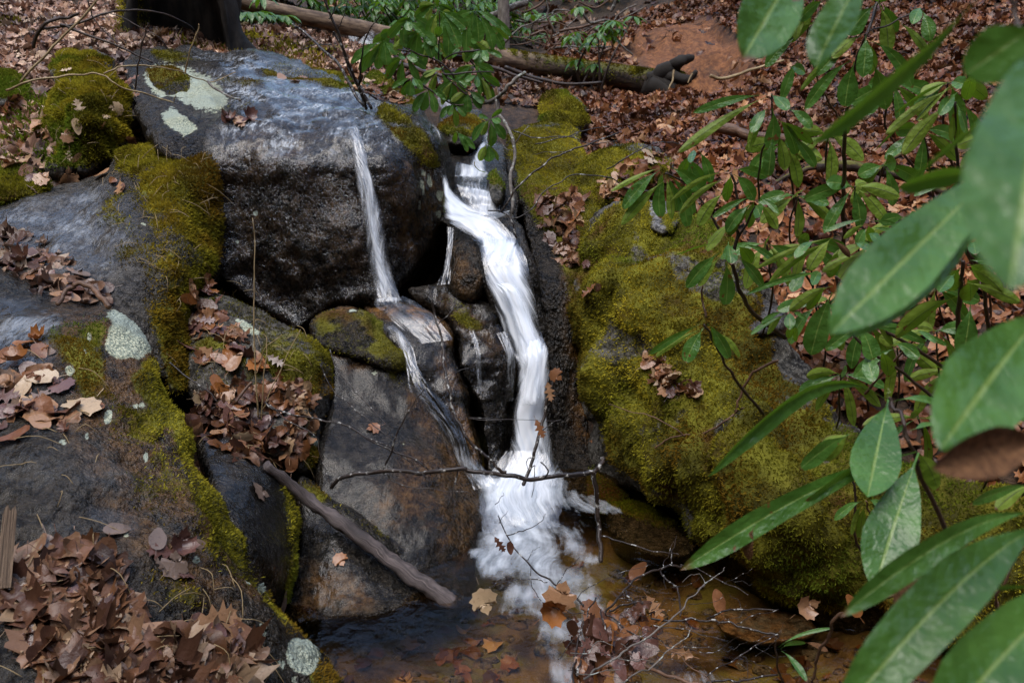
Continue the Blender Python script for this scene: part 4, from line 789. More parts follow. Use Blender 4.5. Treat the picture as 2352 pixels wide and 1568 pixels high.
# big horizontal dead branch with a limb dropping into the water
stick("dead_branch", "dark crooked dead branch lying across the foot of the falls", "branch", M['twig'], [
 ([(763,1118,2.44),(778,1100,2.43),(800,1092,2.42),(850,1086,2.42),(900,1080,2.40),(960,1085,2.40),(1010,1078,2.38),(1060,1076,2.38),(1085,1082,2.38),(1150,1088,2.38),(1220,1099,2.38),(1290,1092,2.4),(1350,1084,2.42),(1372,1078,2.42),(1384,1060,2.44),(1386,1052,2.45)], 5.0, 6.5),
 ([(1366,1080,2.42),(1368,1130,2.4),(1372,1190,2.38),(1378,1240,2.33),(1380,1290,2.28)], 6.5, 6.0),
 ([(985,655,2.75),(990,690,2.72),(1000,730,2.7),(1010,765,2.66),(1018,800,2.62),(1022,850,2.56),(1030,895,2.5),(1045,950,2.46),(1070,1000,2.42),(1110,1040,2.4),(1145,1075,2.38),(1160,1088,2.38)], 2.2, 4.5),
 ([(880,1085,2.41),(898,1040,2.42),(915,990,2.43),(950,930,2.45),(975,890,2.46),(988,868,2.47)], 2.6, 1.0),
 ([(1250,1098,2.38),(1258,1078,2.37),(1240,1060,2.36)], 2.2, 1.5), ([(1052,1078,2.38),(1040,1130,2.36),(1036,1170,2.35)], 2, 1),
 ([(890,1090,2.4),(920,1110,2.38),(1000,1122,2.37),(1080,1132,2.37)], 1.8, .8), ([(1378,1228,2.34),(1420,1240,2.3),(1500,1262,2.25),(1560,1268,2.2)], 2.5, 1.2),
 ([(1008,745,2.66),(1030,720,2.66),(1048,690,2.68)], 1.2, .6), ([(1026,870,2.53),(1060,850,2.53),(1100,838,2.55)], 1.0, .5), ([(1150,965,2.4),(1080,958,2.42),(1280,968,2.4)], .9, .6)], seed=1)
stick("dead_branch", "thin forked dead branch drooping over the smooth slab", "branch", M['twig'], [
 ([(610,925,2.62),(650,948,2.58),(730,962,2.5),(790,975,2.46),(850,1012,2.44),(910,1040,2.42),(960,1060,2.41),(990,1090,2.4)], 2.6, 2.0),
 ([(840,1002,2.45),(900,1030,2.43),(950,1066,2.42)], 2.0, 1.2), ([(738,835,2.7),(760,890,2.66),(800,925,2.62),(850,970,2.58),(900,1005,2.55)], 1.8, 1.2),
 ([(755,800,2.75),(775,850,2.7),(830,910,2.62),(890,975,2.52)], 1.6, 1.0), ([(620,930,2.6),(655,962,2.57),(720,1000,2.52),(735,1040,2.5),(760,1110,2.44)], 1.8, 1.0),
 ([(985,1060,2.42),(1020,1040,2.4)], 1., .5)], seed=2)
stick("leaning_stick", "straight black stick with white bands propped against the main falls", "stick", M['twig'], [
 ([(1276,868,3.0),(1262,905,2.97),(1250,955,2.93),(1240,985,2.9),(1226,1040,2.84),(1214,1080,2.8),(1200,1115,2.76)], 3.5, 5.0),
 ([(1222,1050,2.83),(1210,1058,2.82),(1215,1078,2.8)], 1.5, 1), ([(1240,990,2.9),(1265,975,2.9),(1290,962,2.9)], 1.4, .7), ([(1215,1080,2.8),(1228,1070,2.8),(1226,1105,2.78),(1222,1140,2.75)], 1.4, .9)], seed=3)

# brush caught in the pool
zz = lambda pts, Yo=0: [(x, y, float(onz((x, y), z)[0, 1]) + Yo) for x, y, z in pts]
def tile(c, r, pts, z): return [(*tz(c, r, x, y), z) for x, y in pts]
B_ = lambda pts, z=-1.58: zz(tile(2, 3, pts, z))
stick("brush_branch", "slender twig hung with dead leaves reaching up through the foam", "branch", M['twig'], [
 (B_([(-20,180),(50,340),(130,470),(240,580),(350,680),(500,770),(600,850),(680,920)], -1.52), 1.5, 3.4), (B_([(50,350),(150,320),(240,295),(320,240),(380,170)], -1.50), 1.6, .7), (B_([(480,755),(520,690),(590,590),(660,530)], -1.5), 1.6, .8),
 (B_([(390,725),(200,712),(100,720),(-30,755),(-110,775)], -1.52), 1.5, .8), (B_([(-40,100),(10,40),(35,0)], -1.5), 1, .6), (B_([(0,250),(30,190),(70,140)], -1.5), 1, .5), (B_([(230,555),(270,470),(340,435)], -1.5), 1, .5), (B_([(250,590),(260,760),(330,870),(430,945),(560,970),(700,1005)], -1.5), 1.1, 1.5)], seed=4)
stick("brush_branch", "dark arching branch over the brown water", "branch", M['twig'], [
 (B_([(870,990),(930,910),(1030,800),(1080,745),(1200,670),(1320,630),(1420,600),(1490,600)]), 3.2, 3.0), (B_([(1490,600),(1600,610),(1750,690),(1900,760),(2050,835)]), 2, 1.2), (B_([(1320,640),(1360,700),(1440,760),(1470,830),(1490,930),(1490,1010)]), 2.5, 2.5),
 (B_([(1030,815),(1080,880),(1110,910)]), 2.5, 1.5), (B_([(1420,600),(1420,500),(1440,430),(1460,365)], -1.55), 1.8, 1.), (B_([(1340,610),(1390,510),(1440,400)], -1.55), 1.2, .6), (B_([(1360,700),(1375,790)]), 1.2, .8)], seed=5)
stick("brush_branch", "wet forked branch lying flat on the pool", "branch", M['twig'], [
 (B_([(1250,1030),(1400,1040),(1600,1038),(1720,1045),(1850,1070),(2000,1105),(2150,1140),(2300,1180)]), 2.8, 3.2), (B_([(1720,1045),(1780,1010),(1900,970),(2050,960),(2300,965)]), 2.8, 2.2), (B_([(900,975),(1000,930),(1130,905),(1250,900)]), 3.0, 2.),
 (B_([(1960,1095),(2030,1040),(2150,1000),(2300,960)], -1.57), 1.2, .7), (B_([(1250,1090),(1450,1110),(1700,1180),(1850,1200)]), 1.4, 1.), (B_([(1250,1185),(1400,1260),(1550,1280),(1760,1280)]), 1.8, 1.)], seed=6)
stick("brush_branch", "long pale-grey twig slanting over the leaf clump", "branch", M['grey'], [
 (B_([(690,1520),(780,1470),(900,1385),(1050,1290),(1200,1195),(1350,1080),(1480,960),(1600,850),(1700,740),(1780,680),(1860,620)], -1.47), 3.4, 1.2), (B_([(1640,790),(1700,760),(1660,680),(1600,670),(1500,740)], -1.47), 1.2, .6), (B_([(960,1345),(1050,1370),(1140,1380),(1250,1390)], -1.47), 1.8, 1.),
 (B_([(640,1490),(770,1500),(900,1450),(990,1455)], -1.46), 1.8, 1.), (B_([(590,1320),(730,1320),(800,1235),(920,1240)], -1.48), 1.6, 1.), (B_([(1000,1240),(1060,1280),(1150,1250),(1240,1280)], -1.48), 1.4, .8)], seed=7)
stick("brush_branch", "straight pale twig crossing the lower brush", "branch", M['grey'], [(B_([(960,1580),(1100,1510),(1250,1430),(1400,1290),(1500,1205),(1600,1105)], -1.44), 2.6, 1.2)], seed=8)
stick("brush_branch", "thick dark root-like branch under the brush", "branch", M['brown'], [(B_([(950,1340),(1050,1380),(1200,1425),(1330,1480),(1450,1520),(1600,1570),(1750,1620)], -1.56), 4.5, 6), (B_([(1350,1250),(1480,1350),(1600,1450),(1760,1570)], -1.5), 1.8, 1.2)], seed=9)
stick("brush_branch", "cluster stem of black twigs standing in the leaf clump", "branch", M['twig'], [
 (B_([(600,1590),(600,1480),(620,1350),(650,1180),(690,1060)], -1.5), 3, 2), (B_([(640,1500),(660,1400),(700,1260),(730,1180)], -1.5), 3.5, 2.5), (B_([(680,1340),(640,1400),(610,1500)], -1.52), 1.8, 1.2), (B_([(790,850),(740,940),(720,1020)], -1.5), 2, 2), (B_([(840,960),(850,1060),(870,1150)], -1.5), 2.2, 1.8),
 (B_([(760,1030),(810,1060),(830,1180)], -1.5), 1.6, 1.), (B_([(880,1000),(960,1060),(1100,1170),(1250,1180)], -1.52), 2.2, 1.6), (B_([(480,1390),(560,1250),(680,1130)], -1.5), 1.4, .8), (B_([(640,860),(720,790),(870,710),(1000,650),(1240,580)], -1.48), 1.2, .6)], seed=10)
stick("brush_branch", "curved black branch along the bottom edge of the pool", "branch", M['twig'], [
 (B_([(1640,1590),(1750,1540),(1900,1550),(2050,1540),(2300,1495)], -1.5), 3.2, 3.2), (B_([(1690,1500),(1850,1430),(2000,1330),(2150,1240),(2300,1170)], -1.5), 1.8, 1.6), (B_([(1990,1330),(2030,1360),(2040,1550)], -1.5), 1.2, .8)], seed=11)
rb = np.random.default_rng(11); ps = []
for k in range(70):
    x, y = (rb.uniform(900, 2250), rb.uniform(700, 1450)) if k < 34 else (rb.normal(850, 180), rb.normal(1220, 170)); a = rb.uniform(-.9, .7); L = rb.uniform(120, 420); z = rb.uniform(-1.6, -1.48)
    ps.append((B_([(x, y), (x + L * .35 * math.cos(a), y - L * .35 * math.sin(a) + rb.uniform(-25, 25)), (x + L * .7 * math.cos(a), y - L * .7 * math.sin(a) + rb.uniform(-30, 30)), (x + L * math.cos(a + .2), y - L * math.sin(a + .2))], z), rb.uniform(.6, 1.1), .4))
tw = stick("brush_twigs", "fine tangle of hair-thin black twigs over the brown water", "twigs", M['twig'], ps, seed=12, k=5); tw["kind"] = "stuff"

# stems and stalks
stick("bare_shrub", "black two-stemmed bare shrub rooted at the brink of the cliff top", "shrub", M['twig'], [
 ([(843,252,4.28),(826,205,4.25),(805,160,4.22),(790,120,4.2),(775,75,4.2),(760,35,4.2),(740,-15,4.2)], 4.0, 2.6), ([(852,250,4.28),(830,205,4.3),(805,165,4.32),(780,100,4.35),(765,72,4.35)], 3.8, 2.), ([(835,245,4.28),(800,190,4.35),(770,140,4.4),(735,110,4.5),(700,75,4.6),(670,55,4.6)], 3.6, 2.),
 ([(824,195,4.25),(830,140,4.2),(838,90,4.15),(870,35,4.1)], 2.4, 1.3), ([(757,45,4.2),(770,15,4.2),(775,-15,4.2)], 1.6, .9), ([(762,105,4.3),(720,104,4.3),(695,115,4.3),(688,135,4.3)], 1.2, .7), ([(775,70,4.2),(790,40,4.2),(800,0,4.2)], 1.2, .7), ([(826,195,4.25),(845,165,4.2)], 1., .6)], seed=13)
stick("dry_stalk", "thin tan upright stalk rising from the leafy gully", "stalk", M['tan'], [([(594,960,2.62),(590,880,2.64),(586,800,2.66),(585,700,2.7),(584,600,2.74),(583,500,2.78)], 2.2, 1.), ([(600,965,2.62),(608,860,2.66),(613,780,2.7),(605,770,2.7)], 1.8, 1.), ([(588,860,2.64),(610,800,2.66),(650,770,2.68)], 1.2, .7), ([(606,940,2.62),(645,850,2.66),(690,758,2.7)], 1.6, 1.)], seed=14)
stick("fallen_twig", "slim black twig resting across the leafy gully", "twig", M['twig'], [([(390,835,2.75),(430,865,2.72),(475,895,2.7),(500,920,2.68)], 2.2, 1.8)], seed=15)
stick("fallen_twig", "short brown twig half buried in the gully leaves", "twig", M['brown'], [([(540,925,2.65),(560,895,2.7),(575,878,2.72)], 4, 3.5)], seed=16)
stick("arching_vine", "long pale stem arching over the mossy mound and onto the cliff top", "stem", M['tan'], [([(15,210,3.9),(60,190,3.9),(130,178,3.95),(200,170,4.0),(240,175,4.0),(270,197,4.0),(330,215,4.05),(400,234,4.1)], 2.6, 1.5), ([(238,168,4.0),(280,154,4.05),(330,151,4.1),(375,155,4.15),(425,170,4.25),(470,186,4.3),(500,185,4.35),(540,165,4.4)], 2.0, 1.), ([(425,170,4.25),(432,140,4.25),(438,110,4.25),(452,75,4.25),(458,56,4.25)], 2.0, 1.3), ([(400,232,4.1),(405,220,4.1)], 1.2, .8)], seed=17)
stick("arching_vine", "dark vine-like stems curving over the leafy bank", "stem", M['rstem'], [([(78,110,4.9),(88,75,4.9),(105,55,4.9),(130,45,4.95),(160,42,5.0),(180,32,5.0)], 4, 3), ([(95,68,4.9),(150,60,4.9),(190,50,4.95),(240,32,5.0),(300,23,5.1),(370,32,5.2),(420,50,5.3),(448,70,5.4)], 3, 1.4), ([(140,55,4.9),(180,75,4.9),(240,95,4.9),(300,120,4.9),(350,143,4.9)], 3.2, 1.8), ([(200,0,4.9),(215,40,4.9),(245,80,4.9),(290,110,4.9)], 1.6, .9), ([(255,30,4.9),(320,60,4.9),(370,90,4.9),(392,120,4.9)], 1.2, .7)], seed=18)
stick("dry_stalk", "straight pale stem leaning up out of the moss", "stem", M['tan'], [([(45,190,4.1),(100,130,4.15),(160,70,4.2),(220,5,4.25),(240,-20,4.25)], 2.8, 2.)], seed=19)
stick("upright_twig", "short dark twig with a bent tip standing by the mossy mound", "twig", M['rstem'], [([(308,205,4.0),(314,170,4.0),(322,130,4.0),(330,90,4.0),(338,62,4.0),(343,56,4.0)], 2., 1.3)], seed=20)
stick("fallen_twig", "crooked dead twig lying on the lichen patch of the cliff top", "twig", M['grey'], [([(475,185,4.35),(490,200,4.25),(525,222,4.15),(555,232,4.1)], 3.2, 2.)], seed=21)
stick("vine", "thick bare vine hanging down the mossy wall to the cascade", "vine", M['grey'], [([(1110,236,4.3),(1140,226,4.25),(1160,208,4.2),(1180,185,4.2),(1206,165,4.2)], 5, 4.), ([(1142,225,4.25),(1146,262,4.2),(1165,290,4.12),(1178,325,4.05),(1183,360,4.0),(1175,395,3.95),(1172,430,3.9),(1178,460,3.86),(1175,490,3.82)], 3.6, 4.4), ([(1146,320,4.1),(1160,340,4.08),(1176,346,4.05)], 1.2, .8), ([(1180,335,4.05),(1198,310,4.05),(1215,290,4.1)], 1.4, .8)], seed=22)
stick("hanging_twig", "black twig drooping from the mossy bank over the cascade", "twig", M['twig'], [([(1420,305,3.9),(1370,325,3.85),(1310,345,3.8),(1260,370,3.75),(1220,400,3.72),(1190,430,3.7),(1165,465,3.68),(1150,485,3.68)], 1.8, 2.6), ([(1310,347,3.8),(1270,350,3.8),(1230,352,3.8)], 1., .6), ([(1122,486,3.68),(1150,486,3.68),(1168,496,3.66),(1178,515,3.64),(1186,545,3.62)], 1.6, 2.), ([(1180,505,3.64),(1220,480,3.66),(1250,440,3.7),(1290,415,3.74),(1330,400,3.78),(1400,408,3.8),(1440,435,3.8),(1500,440,3.8)], 1.5, 1.3)], seed=23)
stick("bare_twig", "fine bare twigs spread over the mossy hump", "twig", M['twig'], [([(1230,330,4.1),(1280,320,4.1),(1340,300,4.15),(1400,290,4.2)], 1.4, .8), ([(1180,300,4.2),(1230,318,4.15),(1290,312,4.1),(1360,330,4.1),(1420,322,4.1)], 1.4, .7), ([(1395,390,3.9),(1440,360,3.9),(1490,335,3.95),(1540,325,4.0),(1570,335,4.0)], 1.6, .8)], seed=24)
# wood on the hillside
stick("fallen_log", "bleached log half sunk in the leaves of the hillside", "log", M['brown'], [([(1625,288,4.9),(1680,300,4.85),(1730,312,4.8),(1812,322,4.75),(1900,330,4.7),(2000,338,4.65),(2130,346,4.6),(2240,352,4.55)], 13, 10)], seed=25, k=12, jit=.2)
stick("fallen_branch", "gnarled branch with a yellow-green mossy hump on the hillside", "branch", M['log'], [([(1876,384,4.15),(1930,380,4.15),(1990,386,4.15),(2050,400,4.1),(2110,420,4.05),(2170,440,4.0)], 13, 9), ([(1734,440,4.2),(1790,415,4.2),(1840,392,4.18),(1880,384,4.15)], 5, 6), ([(2020,395,4.1),(2050,365,4.1),(2075,352,4.1)], 7, 4)], seed=26, k=10)
stick("fallen_branch", "thin pale branch lying below the torn earth bank", "branch", M['tan'], [([(1632,174,7.4),(1660,182,7.4),(1700,170,7.4),(1755,152,7.4),(1800,140,7.4)], 4, 3)], seed=27)
stick("fallen_branch", "long grey branch slanting behind the fallen log", "branch", M['grey'], [([(1065,60,9.4),(1110,45,9.5),(1170,20,9.6),(1210,5,9.7)], 8, 7)], seed=28, k=9)
stick("fallen_branch", "dark branch lying along the underside of the fallen log", "branch", M['rstem'], [([(1160,155,7.6),(1230,180,7.6),(1300,193,7.6),(1380,190,7.6)], 5, 3), ([(1110,150,7.4),(1160,165,7.4),(1190,176,7.4),(1250,192,7.4)], 4, 3)], seed=29)
stick("fallen_branch", "dark mossy branch wedged against the cliff-top stones", "branch", M['rstem'], [([(915,148,5.9),(960,160,5.8),(1010,175,5.6),(1060,185,5.5)], 6, 3)], seed=30)
stick("brown_root", "smooth reddish-brown root looping over the great mossy boulder", "root", M['brown'], [
 ([(*tz(2,2,2300,240),2.55),(*tz(2,2,2130,320),2.58),(*tz(2,2,2040,430),2.6),(*tz(2,2,1970,560),2.6),(*tz(2,2,1945,670),2.6),(*tz(2,2,1830,765),2.6),(*tz(2,2,1700,835),2.62),(*tz(2,2,1540,870),2.65),(*tz(2,2,1380,905),2.68),(*tz(2,2,1270,980),2.7)], 3.6, 2.), ([(*tz(2,2,1530,872),2.65),(*tz(2,2,1400,780),2.68),(*tz(2,2,1250,710),2.74),(*tz(2,2,1050,665),2.8),(*tz(2,2,900,605),2.88)], 1.8, 1.), ([(*tz(2,2,1945,665),2.6),(*tz(2,2,2010,650),2.58),(*tz(2,2,2090,690),2.56)], 2.6, 1.6)], seed=31)
stick("dry_stalk", "bent dry grass stalk against the moss of the great boulder", "stalk", M['tan'], [([(*tz(2,2,1480,1160),2.62),(*tz(2,2,1530,1000),2.66),(*tz(2,2,1570,890),2.7)], 1.2, .8), ([(*tz(2,2,1560,905),2.7),(*tz(2,2,1650,905),2.7)], 1., .6)], seed=32)
C = px_path([(6,1350,1.52),(12,1290,1.55),(17,1230,1.58),(24,1164,1.62)], 8); ax_ = C[-1] - C[0]; ax_ /= np.linalg.norm(ax_); sd_ = np.cross(ax_, -C[0] / np.linalg.norm(C[0])); sd_ /= np.linalg.norm(sd_); nn_ = np.cross(sd_, ax_)
bw = np.linspace(-1, 1, 7); V = []; L_ = np.linalg.norm(C[-1] - C[0]); ragged = np.array([-.10, .0, .03, -.05, -.02, .02, -.08]) * L_
for k_, s_ in ((0, 1), (1, -1)):
    V.append((C[0] + ax_ * (np.linspace(0, 1, 12)[:, None, None] * (L_ + ragged[None, :, None])) + sd_ * (bw[None, :, None] * .0155 * (1 - .15 * np.linspace(0, 1, 12)[:, None, None])) + nn_ * (s_ * .004 + .0018 * np.sin(bw * 9)[None, :, None])).reshape(-1, 3))
V = np.concatenate(V); I = np.arange(84).reshape(12, 7); F = [tuple(q) for q in np.stack([I[:-1, :-1], I[:-1, 1:], I[1:, 1:], I[1:, :-1]], -1).reshape(-1, 4).tolist()]; F += [tuple(x + 84 for x in q[::-1]) for q in F]
ring = I[0].tolist() + I[1:, -1].tolist() + I[-1, -2::-1].tolist() + I[-2:0:-1, 0].tolist(); F += [(a_, a_ + 84, b_ + 84, b_) for a_, b_ in zip(ring, ring[1:] + ring[:1])]
tag(mk("split_board", V, F, M['split'], smooth=False, uv=np.stack([V @ sd_ * 12, V @ ax_], 1), attrs=dict(moss=np.zeros(len(V)))), "splintered upright piece of grey-tan wood at the frame edge", "wood")
stick("curled_bark", "strip of reddish bark bent in an arch on the wet ledge", "bark", M['brown'], [([(135,700,2.55),(150,675,2.6),(165,658,2.63),(190,650,2.64),(215,662,2.62),(235,685,2.58),(250,705,2.55)], 5, 7)], seed=34)
# the tangle behind the log
tb = np.random.default_rng(5); ps = []
for k in range(34):
    x, y = tb.uniform(1130, 1420), tb.uniform(15, 150); Y = tb.uniform(8.8, 10.5); a = tb.normal(.5, .7); L = tb.uniform(60, 190)
    pts = [(x + L * t * math.cos(a) + tb.normal(0, 9), y - L * t * math.sin(a) * .6 + tb.normal(0, 9), Y) for t in (0, .3, .6, 1)]
    ps.append((pts, tb.uniform(1.6, 4.4), tb.uniform(.8, 1.8)))
for k, pp in enumerate((ps[:9], ps[9:18], ps[18:26], ps[26:])):
    bp = empty("brush_pile", px_path(pp[0][0])[0]); tag(bp, ["tangle of crooked grey branches behind the log beside the pale trunk", "snarl of thin bare branches above the mossy end of the log", "heap of bent dead limbs at the edge of the rhododendron thicket", "spray of curved bare stems between thicket and leafy slope"][k], "brush")
    for q in pp: stick("limb", None, None, M['grey' if k % 2 else 'brown'], [q], parent=bp, seed=40 + k, k=6)
# ------------------------------------------------------------------ rhododendron leaves
LT = np.array([0, .07, .13, .19, .26, .36, .47, .58, .69, .79, .87, .93, .97, 1.0])
LW = np.array([.045, .045, .06, .20, .40, .66, .86, .97, 1.0, .93, .76, .53, .30, .03])
LS = np.array([-1, -.55, -.12, .12, .55, 1.])
def leaf_mesh(b, t, width, roll=0., sag=.06, fold=.25, curl=0., seed=0, pet=.13, face=None):
    """b, t: base and tip in 3-D; width in metres; roll turns the blade about its midrib (0 = shows its upper side)"""
    r = np.random.default_rng(seed); b = np.asarray(b, float); t = np.asarray(t, float); ax = t - b; L = np.linalg.norm(ax); ax /= L
    mid = (b + t) / 2; n = (face if face is not None else -mid / np.linalg.norm(mid)); n = n - ax * (n @ ax); n /= np.linalg.norm(n) + 1e-9
    side = np.cross(ax, n); ca, sa = math.cos(roll), math.sin(roll); s2 = side * ca + n * sa; n2 = np.cross(s2, ax)
    up = np.array([0, 0, 1.]) - ax * ax[2]; up /= np.linalg.norm(up) + 1e-9
    tt = LT.copy(); m = len(tt)
    arch = 4 * tt * (1 - tt) * (1.25 - .5 * tt)
    wv = 1 + .05 * np.sin(tt * 11 + r.uniform(0, 6))
    c = b + ax * (tt * L)[:, None] + up * (arch * sag * L)[:, None]
    w = LW * width * .5 * wv
    P = c[:, None] + s2 * (w[:, None] * LS)[..., None] * math.cos(fold) + n2 * ((np.abs(LS)[None] * w[:, None]) * math.sin(fold) * (1 if True else 0) + .03 * width * np.sin(tt * 14 + seed)[:, None] * LS[None] ** 2)[..., None]
    if curl: P = P + n2 * (curl * L * np.clip(tt - .45, 0, 1) ** 2)[:, None, None]
    # petiole thickness is a round-ish strap
    k = len(LS); I = np.arange(m * k).reshape(m, k); F = np.stack([I[:-1, :-1], I[:-1, 1:], I[1:, 1:], I[1:, :-1]], -1).reshape(-1, 4)
    U = np.stack([np.repeat(tt, k), np.tile(LS * .5 + .5, m)], 1)
    P = P.reshape(-1, 3)
    # orient so that the front (upper) face looks along n2
    fn = np.cross(P[F[30, 2]] - P[F[30, 0]], P[F[30, 3]] - P[F[30, 1]])
    if fn @ n2 < 0: F = F[:, ::-1]
    return P, F, U
class Shrub:
    def __init__(s, label, loc, group=None, name="rhododendron", cat="shrub"):
        s.o = empty(name, loc); tag(s.o, label, cat, group); s.n = 0; s.k = len(bpy.data.objects)
    def leaf(s, b, t, w, Yb, Yt=None, roll=None, kind='t', sag=None, fold=None, curl=0., tint=None, label=None):
        s.n += 1; sd = s.k * 97 + s.n; r = np.random.default_rng(sd)
        Yt = Yb if Yt is None else Yt
        B = at(b, Yb)[0]; T = at(t, Yt)[0]
        if roll is None: roll = {'t': r.normal(0, .28), 'u': math.pi + r.normal(0, .35), 'e': 1.15 + r.normal(0, .1), 'f': 2.1 + r.normal(0, .1)}[kind]
        sag = r.uniform(.03, .10) if sag is None else sag; fold = r.uniform(.12, .34) if fold is None else fold
        wm = w * (Yb + Yt) / 2 / 1957
        if kind in 'ef': wm *= 1.8
        v, f, u = leaf_mesh(B, T, wm, roll, sag, fold, curl, sd)
        tn = (1. if r.random() < .6 else 0.) if tint is None else tint
        o = mk("leaf", v, f, M['rhodo'], parent=s.o, uv=u, attrs=dict(tint=np.full(len(v), tn)))
        if label: o["label"] = label
        return o
    def whorl(s, c, Y, tips, til=None, stub=True):
        """tips: (x, y, width, kind[, base x, base y]); til=(col,row) when given in tile pixels"""
        f = (lambda x, y: tz(til[0], til[1], x, y)) if til else (lambda x, y: (x, y)); sc = .27838 if til else 1.
        r = np.random.default_rng(s.k * 31 + s.n); C = f(*c)
        for q in tips:
            x, y, w, k = q[:4]; b = f(q[4], q[5]) if len(q) > 5 else C
            t = f(x, y); dn = (t[1] - b[1]) / (abs(t[0] - b[0]) + abs(t[1] - b[1]) + 1e-6)
            L = math.hypot(t[0] - b[0], t[1] - b[1])
            # short-looking leaves point to or from the viewer
            Lr = 118 * 2.35 / Y * .62; dz = math.sqrt(max(0, min(1, 1 - (L / Lr) ** 2))) * .09
            sgn = -1 if (k == 't') else (1 if k == 'u' else (-.3))
            s.leaf(b, t, w * sc, Y, Y + sgn * dz + r.normal(0, .012), kind=k)
    def stem(s, pts, r0, r1, mat='rstem', name="stem"):
        return stick(name, None, None, M[mat], [(pts, r0, r1)], parent=s.o, seed=s.n, k=8)

# --- shrub beside the boulder: whorls over the great mossy boulder
S = Shrub("rhododendron with pale green whorls hanging over the great mossy boulder", at((1830, 1010), 2.6)[0])
t21 = (2, 1)
S.whorl((1365, 85), 2.45, [(1010,365,125,'t',1325,35),(1000,495,95,'u',1355,130),(1325,440,112,'t'),(1460,390,128,'t',1385,85),(1550,522,105,'t',1420,150),(910,220,48,'u',1340,20),(1420,450,80,'u'),(1650,215,110,'t',1400,20),(1310,235,80,'u',1345,60),(1605,415,95,'t',1400,90)], t21)
S.whorl((1600, -130), 2.5, [(1660,215,125,'t',1560,-60),(1600,240,120,'t',1545,-50),(1575,-20,70,'t'),(1745,150,90,'t',1640,-120),(1480,90,80,'u',1580,-80)], t21)
S.whorl((1908, 70), 2.4, [(2098,290,110,'t',1930,80),(1408,300,52,'u',1880,50),(1478,405,62,'u',1885,110),(1870,305,95,'u',1905,80),(2210,100,90,'t',1930,40),(1630,515,112,'u',1862,225),(1690,712,122,'u',1945,465)], t21)
S.whorl((2100, 290), 2.38, [(2150,430,110,'t',2100,340),(1748,435,62,'t',2080,265),(1868,555,118,'t',2075,330),(1885,590,90,'u'),(2290,530,88,'u',2130,310),(2300,400,50,'t',2130,270),(2050,520,95,'u')], t21)
S.whorl((1878, 740), 2.35, [(1905,820,128,'t',1882,632),(1538,1012,125,'t',1818,722),(1640,1000,88,'u',1815,760),(1862,1165,132,'t',1866,800),(2172,1005,96,'t',1952,742),(2082,815,110,'u',1960,670),(2290,815,62,'t',1985,650),(1448,742,32,'e',1822,640)], t21)
S.whorl((1690, 1312), 2.3, [(1218,1565,72,'t',1665,1308),(1270,1590,52,'u',1675,1350),(1530,1630,145,'t',1678,1345),(1895,1598,118,'t',1712,1308),(1985,1590,64,'u',1800,1380),(1795,1500,80,'u',1720,1320)], t21)
S.stem([(*tz(2,2,2180,690),2.5),(*tz(2,2,2000,480),2.45),(*tz(2,2,1900,340),2.42),(*tz(2,2,1800,190),2.38),(*tz(2,1,1740,1400),2.33),(*tz(2,1,1690,1312),2.3)], 4, 2.4)
S.stem([(*tz(3,1,300,1420),2.62),(*tz(3,1,60,1240),2.55),(*tz(2,1,2000,1080),2.48),(*tz(2,1,1930,900),2.44),(*tz(2,1,1912,760),2.42),(*tz(2,1,1965,590),2.42),(*tz(2,1,1945,480),2.4),(*tz(2,1,1970,260),2.4),(*tz(2,1,1905,70),2.4)], 6, 2.8)
S.stem([(*tz(2,1,1970,600),2.42),(*tz(2,1,2050,480),2.4),(*tz(2,1,2105,350),2.38)], 3.2, 2.2)
S.stem([(*tz(2,1,1820,540),2.5),(*tz(2,1,1600,200),2.5),(*tz(2,1,1365,75),2.45)], 3, 2)
S.stem([(*tz(2,1,1710,1250),2.4),(*tz(2,1,1680,1130),2.42),(*tz(2,1,1670,1000),2.42)], 3, 2.2, 'brown')

# --- upright shrub with whorls at the top of the frame
S = Shrub("upright rhododendron with a straight dark stem in front of the leafy slope", at((1938, 560), 3.1)[0])
t30 = (3, 0)
S.whorl((960, 285), 2.15, [(940,640,130,'t',962,290),(555,625,95,'t',900,310),(415,760,60,'u',905,300),(820,292,140,'t',1040,45),(1130,905,155,'t',1020,520),(790,890,165,'t',870,505),(455,915,100,'t',855,490),(1352,725,105,'t',1010,340),(1000,620,110,'u',975,330),(680,480,90,'u',930,290)], t30)
S.whorl((1075, 35), 2.2, [(1215,282,108,'t',1100,25),(1150,450,120,'u'),(1510,490,78,'u',1230,180),(1345,205,90,'t',1420,60),(1495,345,108,'t',1425,85),(1140,-60,80,'t'),(980,-80,80,'t')], t30)
S.whorl((175, 785), 2.1, [(328,915,98,'t',182,782),(160,1240,122,'t',190,895),(522,1062,88,'t',320,900),(392,1280,102,'t',235,985),(300,1412,108,'u',225,1095),(160,1462,118,'t',190,1150),(552,1385,88,'t',340,1110),(530,1190,80,'u',222,985),(-460,930,78,'t',120,785),(-600,1270,90,'u',150,800),(0,1230,80,'u',150,860),(20,1100,95,'t',150,900)], t30)
S.whorl((330, 560), 2.2, [(135,555,100,'t',420,290),(270,830,85,'t',420,480),(470,610,80,'t'),(245,390,70,'t',350,260)], t30)
S.whorl((560, -40), 2.2, [(130,340,95,'u',480,10),(320,350,90,'u',560,180),(410,170,100,'t',620,0),(290,180,70,'t',400,-60),(380,330,85,'u',450,-20),(465,260,70,'u'),(250,300,70,'t',330,50)], t30)
